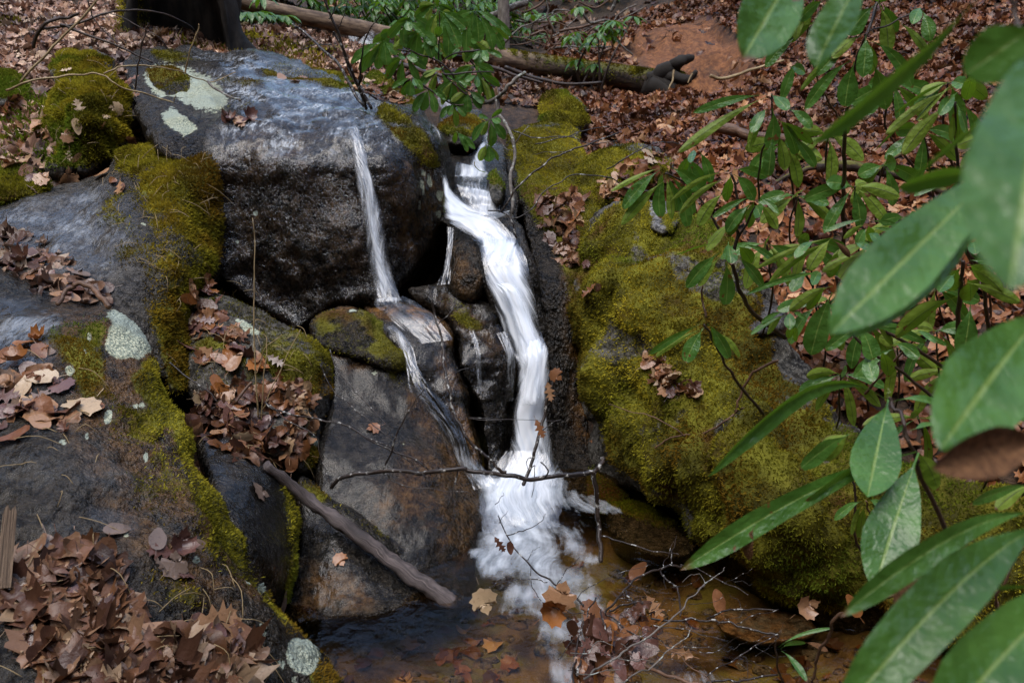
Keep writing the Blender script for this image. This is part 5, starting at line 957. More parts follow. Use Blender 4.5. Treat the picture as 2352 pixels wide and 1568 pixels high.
S.stem([(*tz(3,1,790,700),3.0),(*tz(3,1,785,520),2.9),(*tz(3,1,780,200),2.75),(*tz(3,0,775,1500),2.62),(*tz(3,0,790,1150),2.45),(*tz(3,0,815,850),2.3),(*tz(3,0,900,500),2.2),(*tz(3,0,960,285),2.15),(*tz(3,0,1050,60),2.2),(*tz(3,0,1120,-60),2.2)], 5.2, 3.2)
S.stem([(*tz(3,0,780,1030),2.5),(*tz(3,0,700,900),2.5),(*tz(3,0,620,770),2.45),(*tz(3,0,540,600),2.35),(*tz(3,0,480,300),2.25),(*tz(3,0,560,-40),2.2)], 2.4, 1.6, 'brown')
S.stem([(*tz(3,0,965,290),2.15),(*tz(3,0,1150,200),2.17),(*tz(3,0,1430,80),2.2)], 2, 1.6)
S.stem([(*tz(2,1,2150,280),2.45),(*tz(3,0,90,1330),2.3),(*tz(3,0,200,1050),2.18),(*tz(3,0,178,785),2.1)], 2.6, 2.)

# --- shrub at the edge with hanging yellow-green leaves
S = Shrub("rhododendron with hanging yellow-green leaves beneath the huge blurred leaf", at((2290, 700), 2.6)[0])
S.whorl((1720, 690), 1.9, [(1120,1115,78,'u',1690,725),(1262,1285,128,'u',1660,860),(1030,1250,30,'e',1850,650),(1558,955,105,'t',1722,760),(1375,1000,70,'u',1690,690),(1215,930,34,'e',1700,665),(1790,835,110,'u',1850,600)], t30)
S.whorl((1708, 855), 2.0, [(1680,1165,92,'u',1690,880),(1735,1180,96,'u',1720,880),(1905,1180,90,'t',1760,860),(1800,1110,70,'t')], t30)
S.whorl((985, 490), 2.3, [(618,556,42,'t',965,450),(775,610,55,'u',970,490),(880,668,105,'t',968,525),(1228,498,40,'t',1005,462),(1085,655,70,'t',975,570),(1010,640,80,'u'),(1230,560,40,'t',1000,520)], (3, 1))
S.whorl((752, 590), 2.1, [(45,862,52,'u',720,590),(168,965,88,'u',700,640),(487,872,130,'u',690,600),(378,772,85,'t',545,625),(350,1050,105,'t',480,850),(598,882,72,'u',915,745),(660,930,105,'u',740,700),(1000,700,70,'t',870,640)], (3, 1))
S.leaf(tz(3,1,690,620), tz(3,1,848,770), 16, 2.05, kind='u', curl=.5, label="dry brown curled leaf").data.materials[0] = M['dry']
S.whorl((712, 930), 2.0, [(-20,1065,50,'t',690,890),(330,1205,105,'u',690,1000),(480,1200,90,'u',640,1020),(510,1568,215,'t',690,1050),(520,990,90,'t',590,890)], (3, 1))
S.whorl((335, 1212), 2.35, [(8,1402,52,'t',300,1240),(335,1362,98,'t',333,1210),(150,1395,70,'u',300,1240),(470,1278,40,'t',350,1215),(392,1455,60,'u',370,1330),(320,1430,70,'u',360,1330),(95,1300,45,'t',290,1210)], (3, 1))
S.whorl((1765, 800), 1.75, [(1640,1035,150,'u',1735,850),(1560,1055,120,'t',1700,900),(1208,1425,200,'u',1725,1085),(1765,1580,190,'t',1825,1140),(2010,980,140,'u',1800,820),(2120,860,60,'t',1790,790),(2250,1140,110,'u',1790,970),(1830,1120,190,'u',1800,950),(2100,1060,120,'u',1800,860),(1530,900,60,'t',1740,800)], (3, 1))
S.whorl((1760, 690), 2.2, [(1870,740,100,'t',1830,640),(2000,700,80,'t'),(1640,720,60,'t'),(1940,820,90,'t')], (3, 1))
S.whorl((1000, 1350), 1.95, [(1022,1610,170,'t',910,1330),(1190,1480,90,'u',1030,1330),(1410,1600,110,'t',1190,1470),(1550,1470,50,'t',1370,1360),(1640,1490,50,'t',1370,1380),(1150,1750,120,'u',1080,1540),(1460,1470,80,'t'),(1025,1790,140,'t',960,1545)], (3, 1))
S.stem([(*tz(3,2,1640,330),2.2),(*tz(3,1,1400,1510),2.1),(*tz(3,1,1150,1390),2.0),(*tz(3,1,1000,1180),2.0),(*tz(3,1,712,930),2.0)], 4.5, 3.)
S.stem([(*tz(3,1,1730,1480),1.95),(*tz(3,1,1745,1150),1.85),(*tz(3,1,1760,950),1.78),(*tz(3,1,1768,790),1.75)], 6, 4.5)
S.stem([(*tz(3,1,1980,1350),2.3),(*tz(3,1,1960,1100),2.2),(*tz(3,1,1900,850),2.15),(*tz(3,1,1780,640),2.1),(*tz(3,0,1715,1300),2.05),(*tz(3,0,1708,855),2.0)], 5, 3)
S.stem([(*tz(3,2,1600,620),2.1),(*tz(3,2,1330,380),2.1),(*tz(3,2,1080,230),2.05),(*tz(3,1,830,1350),2.05),(*tz(3,1,712,930),2.0)], 4.2, 3.)
S.stem([(*tz(3,2,960,520),2.3),(*tz(3,2,1200,250),2.25),(*tz(3,2,1400,60),2.2)], 3.5, 2.5, 'brown')

rw = np.random.default_rng(4)
for lab, loc, lst in [("many-stemmed rhododendron filling the slope behind the hanging yellow-green leaves", (2100, 900, 2.6), [(1960,430,2.7),(2080,500,2.6),(1860,560,2.8),(2150,660,2.5),(2020,640,2.9),(2240,520,2.6),(2060,800,2.4),(2180,850,2.3),(1930,860,2.5),(2270,930,2.1),(2110,960,2.2),(1990,740,2.6),(2150,760,2.2)]),
                     ("leafy rhododendron high on the slope among the blurred leaves", (2150, 520, 3.2), [(2120,300,2.9),(1800,330,2.8),(1900,310,2.8),(2050,190,3.0),(2180,190,2.9),(1830,450,2.8),(2000,560,2.7),(2210,400,2.6),(2290,310,2.6),(1760,560,2.75),(1880,700,2.7),(2030,380,2.9)])]:
    S = Shrub(lab, at(loc[:2], loc[2])[0])
    for cx, cy, Y in lst:
        L = 118 * 2.4 / Y; n_ = int(rw.integers(5, 8)); a0 = rw.uniform(0, 6.28)
        S.whorl((cx, cy), Y, [(cx + L * math.cos(a0 + q * 6.28 / n_) * rw.uniform(.8, 1.1), cy + 40 + L * .55 * math.sin(a0 + q * 6.28 / n_) + rw.uniform(-10, 25), rw.uniform(26, 38), 't' if rw.random() < .6 else 'u') for q in range(n_)])
        S.stem([(cx + rw.uniform(-40, 60), cy + 210, Y + .25), (cx + rw.uniform(-25, 30), cy + 100, Y + .1), (cx, cy, Y)], 3.0, 2.)

# --- whorls close to the lens, over the pool
S = Shrub("close rhododendron branch with long drooping leaves over the pool edge", at((2180, 1500), 1.5)[0])
t32 = (3, 2)
S.leaf(tz(3,2,1112,560), tz(2,2,1720,1205), 62, 1.16, 1.02, roll=.75, sag=.20, fold=.5, tint=0)
S.leaf(tz(3,2,1152,560), tz(3,2,975,1378), 118, 1.17, .99, roll=.12, sag=.02, fold=.18, tint=0)
S.leaf(tz(3,2,1190,590), tz(3,2,1680,720), 34, 1.15, 1.16, roll=.9, sag=.14, tint=0)
S.leaf((2105,1036), (1562,1308), 72, 1.08, .98, roll=.35, sag=.05, fold=.30, tint=1, label="long leaf with a brown nibbled edge")
S.leaf((2100,1040), (1850,1150), 52, 1.10, 1.02, roll=.9, sag=.06, tint=1)
S.leaf(tz(3,2,1400,1010), (2008,1350), 132, 1.08, .92, roll=.05, sag=.03, fold=.15, tint=0)
S.leaf(tz(3,2,830,860), tz(3,2,418,1145), 52, 1.18, 1.14, roll=.6, tint=1); S.leaf(tz(3,2,850,850), tz(3,2,600,1060), 60, 1.19, 1.17, kind='u')
S.leaf(tz(3,2,2330,1270), tz(3,2,1820,1432), 34, 1.05, 1.0, roll=.6, tint=1); S.leaf(tz(3,2,2330,1290), tz(3,2,2035,1480), 40, 1.06, 1.02, kind='u')
S.leaf(tz(3,2,1330,830), tz(3,2,1620,780), 20, 1.1, 1.12, kind='e'); S.leaf(tz(3,2,1360,1000), tz(3,2,1560,1320), 50, 1.1, 1.12, kind='u')
S.stem([(*tz(3,3,1700,480),1.25),(*tz(3,2,1400,1150),1.12),(*tz(3,2,1360,1000),1.1),(*tz(3,2,1300,800),1.1),(*tz(3,2,1220,680),1.13),(*tz(3,2,1150,560),1.15)], 6.5, 4.)
S.stem([(*tz(3,3,1800,1000),1.3),(*tz(3,3,1750,700),1.28),(*tz(3,3,1700,480),1.25)], 6.5, 6.5)
S.stem([(*tz(3,2,1150,560),1.15),(*tz(3,2,1145,500),1.15),(*tz(3,2,1140,470),1.15)], 3, 1, 'petiole', "bud")
d_ = S.leaf((1735,1205), (1715,1290), 30, 1.0, 1.0, kind='u', curl=.4, label="brown shrivelled leaf twisted under the long leaf"); d_.data.materials[0] = M['dry']; d_.color = (.20, .085, .035, 1)

# --- the nearest leaves
S = Shrub("nearest rhododendron branch with huge out-of-focus leaves", at((2500, 1500), .75)[0])
S.leaf((1860,-110), (1704,138), 128, .86, .74, roll=.15, sag=.02, tint=1); S.leaf((2015,-110), (1872,155), 108, .72, .70, roll=-.75, sag=.02, tint=0)
S.leaf((2262,-22), (1868,330), 62, .60, .56, roll=.9, sag=-.03, fold=.3, tint=0)
S.leaf((2395,50), (2216,170), 120, .50, .50, roll=.2, sag=.0, tint=0)
S.leaf((2420,30), (2318,668), 265, .42, .29, roll=.25, sag=.02, fold=.2, tint=0, label="huge blurred leaf filling the frame edge")
S.leaf((2350,330), (1905,768), 150, .66, .50, roll=-.15, sag=.0, fold=.12, tint=0); S.leaf((2330,410), (1945,772), 100, .69, .55, roll=.25, sag=-.02, fold=.2, tint=0)
S.leaf((2270,410), (2065,430), 60, .64, .62, roll=.6, tint=0); S.leaf((2400,210), (2080,420), 30, .62, .6, roll=1.1, tint=0)
S.leaf((2420,690), (2160,1030), 200, .58, .45, roll=.1, sag=.02, tint=0, label="broad dark leaf with a torn hole and dead brown tip")
d_ = S.leaf((2430,1020), (2118,1075), 160, .45, .42, roll=.12, sag=.05, fold=.75, curl=.25, label="dead brown curled leaf tip"); d_.data.materials[0] = M['dry']; d_.color = (.095, .036, .013, 1)
S.leaf((2400,1176), (1928,1415), 78, .70, .60, roll=.35, sag=.10, fold=.3, tint=1)
S.leaf((2440,1190), (1915,1660), 165, .60, .46, roll=.05, sag=.10, fold=.28, tint=0); S.leaf((2520,1330), (2120,1720), 210, .58, .44, roll=.1, sag=.08, fold=.25, tint=0)
S.leaf((2400,1350), (2265,1352), 18, .6, .62, roll=.9, tint=0)
d_ = S.leaf((2130,1265), (2060,1420), 70, .72, .72, roll=2.8, curl=.2, label="dry brown leaf hanging limp"); d_.data.materials[0] = M['dry']; d_.color = (.17, .08, .04, 1)
d_ = S.leaf((2060,1425), (1992,1490), 26, .7, .7, kind='u', curl=.3, label="rolled brown leaf"); d_.data.materials[0] = M['dry']; d_.color = (.19, .075, .03, 1)
S.stem([(2560,1700,.62),(2500,1400,.6),(2440,1190,.58),(2420,900,.56),(2425,690,.54),(2440,300,.5),(2430,40,.5)], 9, 5)
S.stem([(2440,300,.5),(2330,60,.6),(2270,-30,.62),(2000,-110,.72)], 6, 4); S.stem([(2420,700,.56),(2400,500,.6),(2345,340,.6)], 6, 5)

# --- little sprig at the bottom
S = Shrub("small rhododendron sprig at the water's edge with one curled brown leaf", at((1790, 1600), 1.5)[0], name="rhododendron_sprig", cat="sprig")
S.whorl((228, 1292), 1.42, [(692,1112,40,'t',245,1270),(470,1235,48,'t',262,1285),(482,1560,78,'t',270,1300)], (3, 3))
d_ = S.leaf(tz(3,3,455,1232), tz(3,3,652,1300), 16, 1.42, 1.4, kind='u', curl=.3, label="brown curled half of a leaf"); d_.data.materials[0] = M['dry']; d_.color = (.25, .13, .05, 1)
S.stem([(*tz(3,3,300,1600),1.5),(*tz(3,3,240,1450),1.45),(*tz(3,3,228,1292),1.42),(*tz(3,3,218,1190),1.42)], 3.6, 1.6)
stick("bent_shoot", "bare brown shoot rising from the bottom edge toward the leaf tip", "shoot", M['brown'], [([(*tz(3,3,520,1600),1.2),(*tz(3,3,570,1370),1.2),(*tz(3,3,650,1200),1.18),(*tz(3,3,715,1060),1.16),(*tz(3,3,850,960),1.15),(*tz(3,3,1080,870),1.14),(*tz(3,3,1400,810),1.13),(*tz(3,3,1650,750),1.12)], 4.5, 4)], seed=36)
stick("bare_shoot", "bare curved stems crossing the shadowed bank at the frame edge", "stem", M['brown'], [([(*tz(3,3,2040,1250),1.7),(*tz(3,3,2080,1000),1.68),(*tz(3,3,2030,880),1.66),(*tz(3,3,2130,700),1.64),(*tz(3,3,2260,420),1.62)], 4, 3), ([(*tz(3,3,2040,900),1.66),(*tz(3,3,2120,980),1.65),(*tz(3,3,2230,1040),1.64)], 3, 2)], seed=37)
S = Shrub("little spindly rhododendron seedling against the green moss", at((1990, 1250), 2.0)[0], name="rhododendron_seedling", cat="seedling")
S.whorl((970, 1412), 1.9, [(700,1565,85,'t',930,1412),(1132,1480,78,'t',985,1400),(905,1722,90,'u',950,1440),(840,1700,60,'u',940,1440)], t32)
S.stem([(*tz(3,3,1055,430),2.0),(*tz(3,3,1020,260),1.95),(*tz(3,3,985,130),1.92),(*tz(3,3,970,68),1.9)], 3.2, 2., 'brown')
S.stem([(*tz(3,3,1020,560),2.05),(*tz(3,3,900,440),2.05),(*tz(3,3,872,300),2.02),(*tz(3,3,880,0),2.0),(*tz(3,2,870,1220),2.0)], 3.8, 3.)

# --- drooping rhododendron over the cascade
S = Shrub("rhododendron with drooping glossy leaves hanging over the upper cascade", at((1130, 235), 4.6)[0])
t10 = (1, 0); W_ = lambda c, tips, Y=4.3: S.whorl(c, Y, [(c[0] + (x - c[0]) * 1.2, c[1] + (y - c[1]) * 1.2, w * 1.08, k) for x, y, w, k in tips], t10)
W_((1405,250), [(1300,375,70,'t'),(1370,415,85,'t'),(1260,350,60,'t'),(1512,355,85,'t'),(1490,440,80,'t'),(1200,400,50,'u')])
W_((1560,90), [(1752,215,80,'t'),(1702,352,95,'t'),(1622,402,85,'t'),(1530,340,70,'u'),(1475,280,60,'t')])
W_((1855,90), [(1715,140,55,'t'),(1832,230,70,'t'),(1882,312,90,'t'),(1802,412,70,'t'),(1982,362,75,'t'),(2035,210,60,'t'),(2115,275,50,'t')])
W_((1290,175), [(1163,290,70,'t'),(1315,245,65,'t'),(1425,285,60,'t'),(1280,365,60,'t')])
W_((1912,415), [(1795,492,45,'t'),(1880,527,65,'t'),(1952,495,55,'t'),(2055,465,45,'t'),(1850,480,40,'t')])
W_((1100,335), [(875,495,60,'t'),(1062,535,85,'t'),(1122,512,75,'t'),(985,525,60,'t'),(1195,435,60,'t'),(1020,490,60,'u')])
W_((1340,650), [(1198,715,45,'t'),(1270,765,55,'t'),(1322,775,75,'t'),(1412,725,55,'t'),(1372,700,45,'t')])
W_((1690,660), [(1560,752,55,'t'),(1630,805,60,'t'),(1690,855,75,'t'),(1805,700,55,'t'),(1755,765,50,'t'),(1600,835,50,'u')])
W_((1880,620), [(1788,665,45,'t'),(1870,705,55,'t'),(2035,695,60,'t'),(1990,795,80,'t'),(1930,745,60,'t'),(1965,825,50,'u')])
W_((1800,750), [(1740,895,85,'t'),(1800,905,65,'t'),(1892,872,75,'t'),(1912,835,60,'t'),(1680,822,55,'u')])
W_((1480,740), [(1370,895,65,'t'),(1430,885,85,'t'),(1522,902,65,'t'),(1595,810,45,'t'),(1340,775,45,'u')])
W_((1680,860), [(1590,955,50,'t'),(1640,935,55,'t'),(1765,945,65,'t'),(1700,1015,50,'u')])
W_((1980,985), [(1862,1135,60,'t'),(1920,1095,60,'u'),(1987,1175,75,'t'),(2085,1122,70,'t'),(2062,912,45,'t'),(1900,962,40,'t'),(2055,1010,50,'t')], 4.15)
W_((1962,1185), [(1905,1305,65,'u'),(1970,1312,90,'t'),(2035,1305,45,'u')], 4.1)
W_((1700,1085), [(1690,1165,40,'u'),(1752,1180,45,'t'),(1782,1228,45,'t'),(1832,1205,45,'t')], 4.2)
W_((1540,330), [(1450,455,60,'u'),(1640,470,60,'u'),(1560,240,60,'t')])
for a in ([(2050,820,4.3),(1900,845,4.3),(1690,700,4.3),(1560,520,4.32),(1565,300,4.3),(1560,90,4.3)], [(1690,650,4.3),(1600,540,4.3),(1480,470,4.3),(1380,450,4.3),(1250,350,4.3),(1290,175,4.3)], [(1900,840,4.3),(1850,780,4.3),(1800,745,4.3),(1720,700,4.3)], [(2050,830,4.25),(2040,930,4.2),(1985,985,4.15),(1965,1185,4.1)], [(1600,620,4.3),(1720,610,4.3),(1870,590,4.3),(2000,600,4.3)], [(1900,420,4.3),(1700,440,4.3),(1560,520,4.3)], [(1340,650,4.3),(1480,740,4.3),(1680,860,4.3),(1860,845,4.3)]):
    S.stem([(*tz(1,0,x,y),Y) for x, y, Y in a], 2.2, 1.2)
tag(stick("leafy_twig", None, None, M['rhodo'], [([(*tz(1,0,1850,1340),4.0),(*tz(1,0,1880,1390),4.0),(*tz(1,0,1940,1415),4.0)], 1.2, .8)]), "thin dark twig with a single green leaf by the cascade", "twig")

S = Shrub("bushy rhododendron crowding the log behind the hanging whorls", at((1120, 160), 5.6)[0]); rh = np.random.default_rng(21)
for cx, cy, Y in [(905,70,5.0),(950,40,5.1),(985,100,4.9),(1040,30,5.2),(1075,90,5.0),(1120,60,5.2),(860,110,5.0),(1010,160,4.9),(1090,150,4.9),(930,130,4.9),(1000,10,5.3)]:
    L = 62; n_ = 7; a0 = rh.uniform(0, 6.28)
    S.whorl((cx, cy), Y, [(cx + L * .8 * math.cos(a0 + q * .9), cy + 30 + L * .42 * math.sin(a0 + q * .9) + rh.uniform(-6, 14), rh.uniform(15, 22), 't' if rh.random() < .75 else 'u') for q in range(n_)])
for pts in ([(1120,190,5.4),(1060,120,5.2),(985,100,4.9)], [(1120,190,5.4),(1090,110,5.1),(1040,30,5.2)], [(1060,130,5.2),(960,120,5.0),(860,110,5.0)], [(1000,110,5.0),(940,70,5.05),(905,60,5.0)], [(1100,150,5.2),(1120,60,5.2)]): S.stem(pts, 2.4, 1.3)

# --- thickets behind
def foliage(centres, L=.14, nl=7, droop=.9, seed=0, w=.045):
    r = np.random.default_rng(seed); V, F, U, n = [], [], [], 0
    lt = np.array([0, .15, .3, .55, .8, 1.]); lw = np.array([.05, .08, .55, 1., .8, .05])
    for c in centres:
        a0 = r.uniform(0, 6.28)
        for k in range(nl + r.integers(-1, 2)):
            a = a0 + k * 6.28 / nl + r.normal(0, .2); dr = droop * r.uniform(.3, 1.2); l = L * r.uniform(.7, 1.15)
            ax = np.array([math.cos(a), math.sin(a), -dr]); ax /= np.linalg.norm(ax); s = np.cross(ax, [0, 0, 1.]); s /= np.linalg.norm(s); nn = np.cross(s, ax)
            cc = c + ax * (lt * l)[:, None] + np.array([0, 0, 1]) * (.12 * l * 4 * lt * (1 - lt))[:, None]
            ww = lw * w * .5 * r.uniform(.8, 1.2)
            P = cc[:, None] + s * (ww[:, None] * np.array([-1, 0, 1]))[..., None] + nn * (np.abs(ww[:, None] * np.array([-1, 0, 1])) * .3)[..., None]
            I = np.arange(18).reshape(6, 3) + n; F.append(np.stack([I[:-1, :-1], I[1:, :-1], I[1:, 1:], I[:-1, 1:]], -1).reshape(-1, 4))
            V.append(P.reshape(-1, 3)); U.append(np.stack([np.repeat(lt, 3), np.tile([0, .5, 1], 6)], 1)); n += 18
    V, F, U = np.concatenate(V), np.concatenate(F), np.concatenate(U)
    q = F[3]; 
    if np.cross(V[q[2]] - V[q[0]], V[q[3]] - V[q[1]])[2] < 0: F = F[:, ::-1]
    return V, F, U
def bush(label, v, Y, rx, ry, rz, n, seed, L=.14, group=None, stems=5):
    c = at(v, Y)[0]; gz = float(ground_z(c[0], c[1])[0]); r = np.random.default_rng(seed)
    o = empty("rhododendron", (c[0], c[1], gz)); tag(o, label, "shrub", group)
    d = r.normal(0, 1, (n, 3)); d /= np.linalg.norm(d, axis=1)[:, None]; rad = r.uniform(.45, 1., (n, 1)) ** .5
    P = c + d * rad * np.array([rx, ry, rz]); P = P + .10 * r.normal(0, 1, P.shape); P[:, 2] = np.maximum(P[:, 2], gz + .12)
    v_, f, u = foliage(P, L, 7, .9, seed); x = mk("foliage", v_, f, M['rhodo'], parent=o, uv=u, attrs=dict(tint=np.zeros(len(v_)))); x["kind"] = "stuff"
    for k in range(stems):
        q = P[r.integers(0, n)]; b = np.array([c[0] + r.normal(0, .12), c[1] + r.normal(0, .12), gz - .05])
        C = catmull(np.stack([b, (b * .6 + q * .4) + r.normal(0, .08, 3), q]), 6); v_, f, u = tube(C, np.linspace(.018, .005, len(C)), 6, .15, k); mk("stem", v_, f, M['rstem'], parent=o, uv=u, attrs=dict(moss=np.zeros(len(v_))))
    return o
bush("dense rhododendron behind the bare end of the fallen log", (600, 45), 8.9, .50, .5, .35, 70, 1)
bush("rhododendron drooping under the log beside the back stream", (610, 82), 7.6, .34, .3, .15, 24, 2, stems=3)
bush("tall rhododendron where the fallen log meets the bare shrub", (730, 0), 9.2, .6, .5, .40, 80, 3)
bush("rhododendron reflected above the small back cascade", (840, 20), 9.9, .7, .5, .34, 80, 4)
bush("glossy rhododendron directly behind the hanging leaf whorls", (980, 0), 9.4, .6, .5, .35, 75, 5)
bush("pale-leaved rhododendron around the pale trunk", (1095, 50), 10.3, .5, .4, .35, 60, 6)
bush("sparse rhododendron to the far side of the pale trunk", (1205, 30), 10.6, .45, .4, .3, 36, 7)
bush("rhododendron seen below the log at the stream's far bend", (905, 120), 8.9, .35, .3, .15, 28, 8, stems=3)
bush("small rhododendron standing alone against the leafy slope", (1345, 95), 8.2, .22, .2, .22, 9, 9, stems=3)
bush("young rhododendron with spread whorls above the mossy log", (1420, 55), 8.3, .26, .2, .13, 7, 10, stems=2)
bush("dark rhododendron clump high on the far bank", (1150, -60), 12.5, 1.2, .6, .6, 60, 11)
bush("rhododendron clump crowning the far bank over the hollow stump", (560, -70), 11.5, 1.2, .6, .6, 60, 12)
bush("rhododendron peeking between stump and log", (545, 85), 7.4, .22, .2, .12, 9, 13, stems=2)
r_ = np.random.default_rng(77); cs = np.stack([r_.uniform(-6, 5, 900), r_.uniform(11.5, 19, 900), r_.uniform(0, 1.5, 900)], 1); cs[:, 2] += ground_z(cs[:, 0], cs[:, 1])
v_, f_, u_ = foliage(cs, .18, 7, .8, 78, .06); tk = mk("rhododendron_thicket", v_, f_, M['rhodo'], uv=u_, attrs=dict(tint=np.zeros(len(v_)))); tag(tk, "far rhododendron thicket closing the valley behind the log", "thicket", kind="stuff")
# bare trees on the far slopes
for k, (x, Y, rr) in enumerate([(-3.2, 13, .10), (-1.2, 15.5, .13), (1.9, 14.5, .09), (3.6, 13.5, .14), (-5.5, 11, .16), (6.2, 12, .15)]):
    z = float(ground_z(x, Y)[0]); o = empty("tree", (x, Y, z)); tag(o, ["slender grey", "stout grey", "thin dark", "broad dark", "thick mossy-barked", "heavy pale"][k] + " bare winter tree on the far slope " + ["above the stump", "behind the log", "beside the thicket", "over the earth bank", "past the stump", "beyond the shrub"][k], "tree")
    rt = np.random.default_rng(90 + k); C = np.stack([np.array([x + .05 * math.sin(j * .8 + k), Y, z - .2 + j * .7]) for j in range(14)]); v, f, u = tube(C, np.linspace(rr * 1.25, rr * .4, 14), 12, .1, k)
    mk("trunk", v, f, M['grey'], parent=o, uv=u, attrs=dict(moss=np.zeros(len(v))))
    for j in range(10):
        q = C[rt.integers(5, 13)]; a = rt.uniform(0, 6.28); e = np.array([math.cos(a), math.sin(a), .8]) * rt.uniform(1, 2.2)
        B2 = catmull(np.stack([q, q + e * .5 + rt.normal(0, .12, 3), q + e]), 5); v, f, u = tube(B2, np.linspace(rr * .3, .008, len(B2)), 6, .1, j); mk("branch", v, f, M['grey'], parent=o, uv=u, attrs=dict(moss=np.zeros(len(v))))
# ------------------------------------------------------------------ dead leaves
LC = np.array([(.30, .155, .075), (.20, .085, .038), (.125, .050, .024), (.085, .036, .022), (.40, .255, .140), (.16, .062, .020), (.24, .120, .060), (.065, .032, .024)])
def outline(kind, r):
    if kind == 'oak':      # pinnate lobes with points
        s = [(0, -.52, .02), (.06, -.50, .03), (.10, -.40, .05), (.20, -.30, .26), (.08, -.22, .08), (.10, -.15, .09), (.30, -.02, .36), (.09, .06, .09), (.10, .12, .10), (.28, .28, .30), (.09, .28, .09), (.10, .34, .1), (.16, .44, .17), (.05, .44, .05)]
        R_ = [(a * r.uniform(.9, 1.15), y) for a, y, _ in s]; pts = [(0, -.55)] + [(x, y) for x, y in R_[1:]] + [(0, .55)] + [(-x * r.uniform(.9, 1.1), y) for x, y in R_[:0:-1]]
        return np.array(pts)
    if kind == 'maple':
        a = [(-90, .40), (-66, .34), (-42, .43), (-24, .38), (-4, .50), (10, .41), (22, .47), (34, .50), (50, .30), (62, .40), (72, .44), (80, .45), (90, .56), (101, .44), (110, .45), (120, .39), (133, .29), (148, .50), (160, .45), (172, .42), (184, .51), (204, .38), (222, .43), (248, .34)]
        return np.array([(math.cos(R(t)) * q * r.uniform(.92, 1.08), math.sin(R(t)) * q) for t, q in a])
    t = np.linspace(0, 2 * np.pi, 18, endpoint=False); e = .5 * np.cos(t); wd = .26 * np.sin(t) * (1 - .25 * np.cos(t))
    return np.stack([wd * (1 + .06 * r.normal(0, 1, 18)), e], 1)
def leaf_flat(kind, r, rings=3, curl=1.):
    o = outline(kind, r); n = len(o); fr = np.linspace(0, 1, rings + 1)[1:]
    ctr = np.stack([np.zeros(n), np.clip(o[:, 1] * .75, -.4, .4)], 1)
    V = np.concatenate([ctr + (o - ctr) * f for f in fr]); mid = ctr
    V = np.concatenate([mid, V]); I = np.arange((rings + 1) * n).reshape(rings + 1, n); J = np.roll(I, -1, 1)
    F = np.stack([I[:-1], J[:-1], J[1:], I[1:]], -1).reshape(-1, 4)
    x, y = V[:, 0], V[:, 1]; c1, c2, c3 = r.normal(.5, .7) * curl, r.normal(.15, .5) * curl, r.normal(0, .8) * curl
    z = c1 * x * x + c2 * y * y + c3 * x * y + .035 * curl * np.sin(x * 17 + r.uniform(0, 6)) * np.sin(y * 13 + r.uniform(0, 6)) + .03 * curl * np.sin(y * 6 + r.uniform(0, 6))
    V3 = np.stack([x, y, z - z.min() * .6], 1)
    s = np.array([[-.008, -.5], [.008, -.5], [.02, -.78], [.005, -.78]]); b = len(V3); st = np.c_[s, [0, 0, .06, .06]]
    V3 = np.concatenate([V3, st]); F = np.concatenate([F, [[b, b + 1, b + 2, b + 3]]])
    return V3, F
def frames(N, ang):
    N = N / (np.linalg.norm(N, axis=1)[:, None] + 1e-9); a = np.where(np.abs(N[:, 2:3]) < .9, np.array([[0, 0, 1.]]), np.array([[1., 0, 0]]))
    T = np.cross(N, a); T /= np.linalg.norm(T, axis=1)[:, None]; B = np.cross(N, T)
    X = T * np.cos(ang)[:, None] + B * np.sin(ang)[:, None]; return X, np.cross(N, X), N
def litter(name, label, P, N, size, seed, lift=.006, tilt=.35, bright=1., simple=True, desat=0., tint=(1, 1, 1)):
    r = np.random.default_rng(seed); protos = [leaf_flat(k, r, 1 if simple else 2, 1.3) for k in ('oak', 'maple', 'beech', 'beech', 'maple', 'beech', 'beech', 'oak', 'oak', 'maple', 'beech', 'beech')]
    n = len(P); pid = r.integers(0, len(protos), n); N2 = N + r.normal(0, tilt, (n, 3)); X, Y, Z = frames(N2, r.uniform(0, 6.28, n))
    sz = size * r.uniform(.55, 1.25, n); P = P + N * (lift * r.uniform(-.3, 2.4, n))[:, None]
    ci = r.choice(len(LC), n, p=[.2, .2, .14, .1, .10, .12, .08, .06]); col = LC[ci] * r.uniform(.75, 1.2, (n, 1)) * bright; col = col * (.95 + .55 * np.clip(fbm(P, 1.7, 3, 211), -1, .6))[:, None]; col = (col + (col.mean(1, keepdims=True) * np.array([1.05, 1., .92]) - col) * desat) * np.array(tint)
    VS, FS, CS, US, m = [], [], [], [], 0
    for k, (v, f) in enumerate(protos):
        i = np.where(pid == k)[0]
        if not len(i): continue
        W = P[i, None] + (X[i, None] * v[None, :, 0:1] + Y[i, None] * v[None, :, 1:2] + Z[i, None] * v[None, :, 2:3]) * sz[i, None, None]
        FS.append((f[None] + (np.arange(len(i)) * len(v))[:, None, None]).reshape(-1, 4) + m); VS.append(W.reshape(-1, 3)); CS.append(np.repeat(col[i], len(v), 0)); m += len(i) * len(v)
    V, F, C = np.concatenate(VS), np.concatenate(FS), np.concatenate(CS)
    o = mk(name, V, F, M['litter'], cols=dict(Col=C)); return tag(o, label, "leaf litter", kind="stuff")
